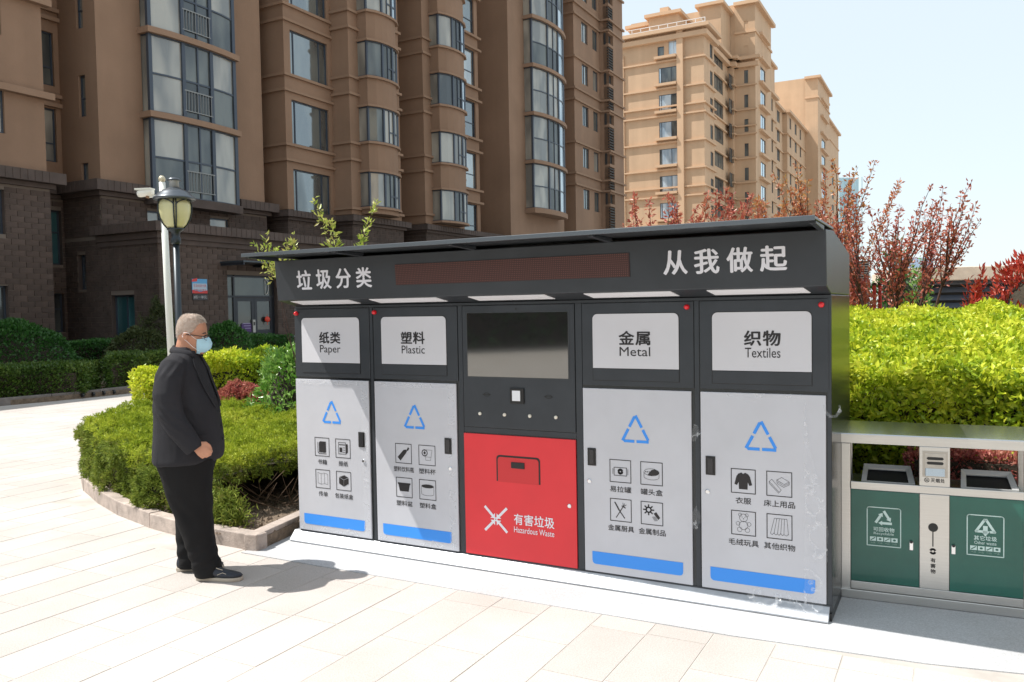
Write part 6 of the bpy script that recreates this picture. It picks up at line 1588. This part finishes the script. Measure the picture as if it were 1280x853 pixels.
for s_ in (-1, 1):
    l_ = MB(); l_.smooth = False; Z = np.linspace(1.455, 1.10, 10); vs = []
    for i, z in enumerate(Z):
        q = i / 9; w0 = .10 + .02 * q; w1 = w0 + (.42 * math.sin(PI * (1 - q) ** .7 * .62)) * (1 - q * .35)
        for lay, a in ((0, w0 * (1 if q < 1 else .5)), (1, w1)):
            p = jpt(z, s_ * (a + .05), .008 if lay else .006); vs.append(tuple(p))
    l_.add(vs, [(2 * i, 2 * i + 1, 2 * i + 3, 2 * i + 2) for i in range(9)]); lo = l_.build('lapel', M_suit, jk); k_ = lo.modifiers.new('thick', 'SOLIDIFY'); k_.thickness = .004
    l_ = MB(); P_ = [tuple(jpt(.95 + .004 * math.sin(k), s_ * (.75 + k * .09), .0065)) for k in range(7)]; l_.tube(P_, .0032, 5); l_.build('pocket_edge', M_suit, jk)
for k in range(3):
    bt = MB(M=Matrix.Translation(jpt(1.07 - k * .09, .02, .006)) @ Matrix.Rotation(PI / 2, 4, 'Y')); bt.lathe([(.010, 0), (.010, .003), (.007, .005)], n=12); bt.build('button', M_black, jk)
for k in range(3):
    p = Vector(SL[-1][-1]) + Vector((-.045 - .008 * k, -.020, .012 + .020 * k)); bt = MB(); bt.ball(tuple(p), (.006, .003, .006), 8, 5); bt.build('button', M_black, jk)
# shirt edge at the neck
m = MB(); m.smooth = True; m.loft([ringf(1.455 + k * .018, -.088 + k * .004, .056 + k * .002, .076 - .003 * k, 24, 2.0, 0, -.12) for k in range(3)], cap=False); m.build('shirt_collar', mat('dark_shirt', (.05, .05, .06), .8), man)
# trousers
t_ = MB(); t_.smooth = True
TR = {-1: [(-.030, -.085, .90, .165, .120), (-.015, -.088, .78, .190, .125), (.000, -.092, .68, .163, .118), (.008, -.095, .57, .143, .108), (.035, -.098, .44, .118, .096), (.060, -.10, .30, .100, .088), (.090, -.10, .16, .090, .080), (.118, -.10, .06, .092, .078), (.128, -.10, .022, .094, .078)],
      1: [(-.030, .085, .90, .165, .120), (-.030, .088, .78, .178, .125), (-.035, .092, .68, .150, .118), (-.040, .095, .57, .126, .105), (-.045, .098, .44, .104, .094), (-.050, .10, .30, .094, .086), (-.055, .10, .16, .086, .080), (-.052, .10, .06, .084, .078), (-.050, .10, .024, .084, .078)]}
for s_ in (-1, 1):
    t_.loft([ringf(z, f - rf, f + rf, rl, 24, 2.15, l_) for (f, l_, z, rf, rl) in TR[s_]][::-1])
def wt(co, no):
    out = co.copy()
    for i in range(len(co)):
        x, y, z = co[i]
        w = .007 * noise.noise(Vector((x * 6, y * 6, z * 2.2 + 5))) + .0035 * noise.noise(Vector((x * 14, y * 12, z * 7)))
        w += .0045 * math.sin((z * 1.0 - x * .9) * 60 + 2.5 * noise.noise(Vector((x * 5, y * 5, z * 5)))) * max(0, 1 - abs(z - .13) / .16)
        w += .004 * math.sin((z + x * 1.3) * 38) * max(0, 1 - abs(z - .48) / .14)
        out[i] += no[i] * w
    out[:, 2] = np.maximum(out[:, 2], .016)
    return out
remeshed('trousers', t_, .0085, 2, M_trs, man, wt)
# shoes
for s_, fo, lo_, ang in ((-1, .050, -.105, -9), (1, -.150, .10, 4)):
    X = Matrix.Translation((fo, lo_, 0)) @ Matrix.Rotation(rad(ang), 4, 'Z'); m = MB(M=X); m.smooth = True; rings = []
    for (f, hw, top, zb) in [(.000, .012, .060, .03), (.006, .030, .082, .022), (.04, .037, .094, .022), (.09, .039, .095, .020), (.14, .043, .083, .018), (.19, .048, .066, .018), (.24, .047, .056, .020), (.275, .037, .048, .022), (.296, .018, .038, .026)]:
        zc = (top + zb) / 2; rz = (top - zb) / 2; R_ = []
        for k in range(16):
            a = 2 * PI * k / 16; c2, s2 = math.cos(a), math.sin(a); R_.append((f, hw * math.copysign(abs(c2) ** .8, c2) * (1 - .25 * max(0, s2)), zc + rz * math.copysign(abs(s2) ** .85, s2)))
        rings.append(R_)
    m.loft(rings); sh = m.build('shoe', M_shoe, man)
    out_ = [(-.004, 0), (.0, -.026), (.03, -.038), (.09, -.037), (.15, -.043), (.21, -.051), (.26, -.046), (.295, -.025), (.304, 0), (.295, .028), (.26, .046), (.21, .049), (.15, .043), (.09, .037), (.03, .038), (.0, .026)]
    m = MB(M=X); m.prism(out_, .001, .024); m.build('sole', M_sole, sh, .004)
    m = MB(M=X); m.tube([(.155, -.047, .045), (.19, -.046, .060), (.215, -.048, .052)], .0022, 5); m.tube([(.12, -.020, .088), (.15, -.022, .078), (.18, -.02, .069)], .003, 5); m.build('stitching', M_sole, sh)

# evergreen screen across the path, seen only as the dark reflection in the display
hedge('evergreen_screen', 'tall dark evergreen screen across the path, mirrored in the display glass', 'hedge', [(-20.0, -36), (-30, 0), (-35, -1), (-25, -38)], 0, lambda x, y: 6.0, L_ball, .40, 25, .5, .8, .8, .3, 91, .6, sdens=45, backd=1.0)
bpy.data.objects.remove(_fo)
for ob in list(SC.objects):
    if ob.type == 'MESH' and len(ob.data.vertices) == 0: bpy.data.objects.remove(ob)
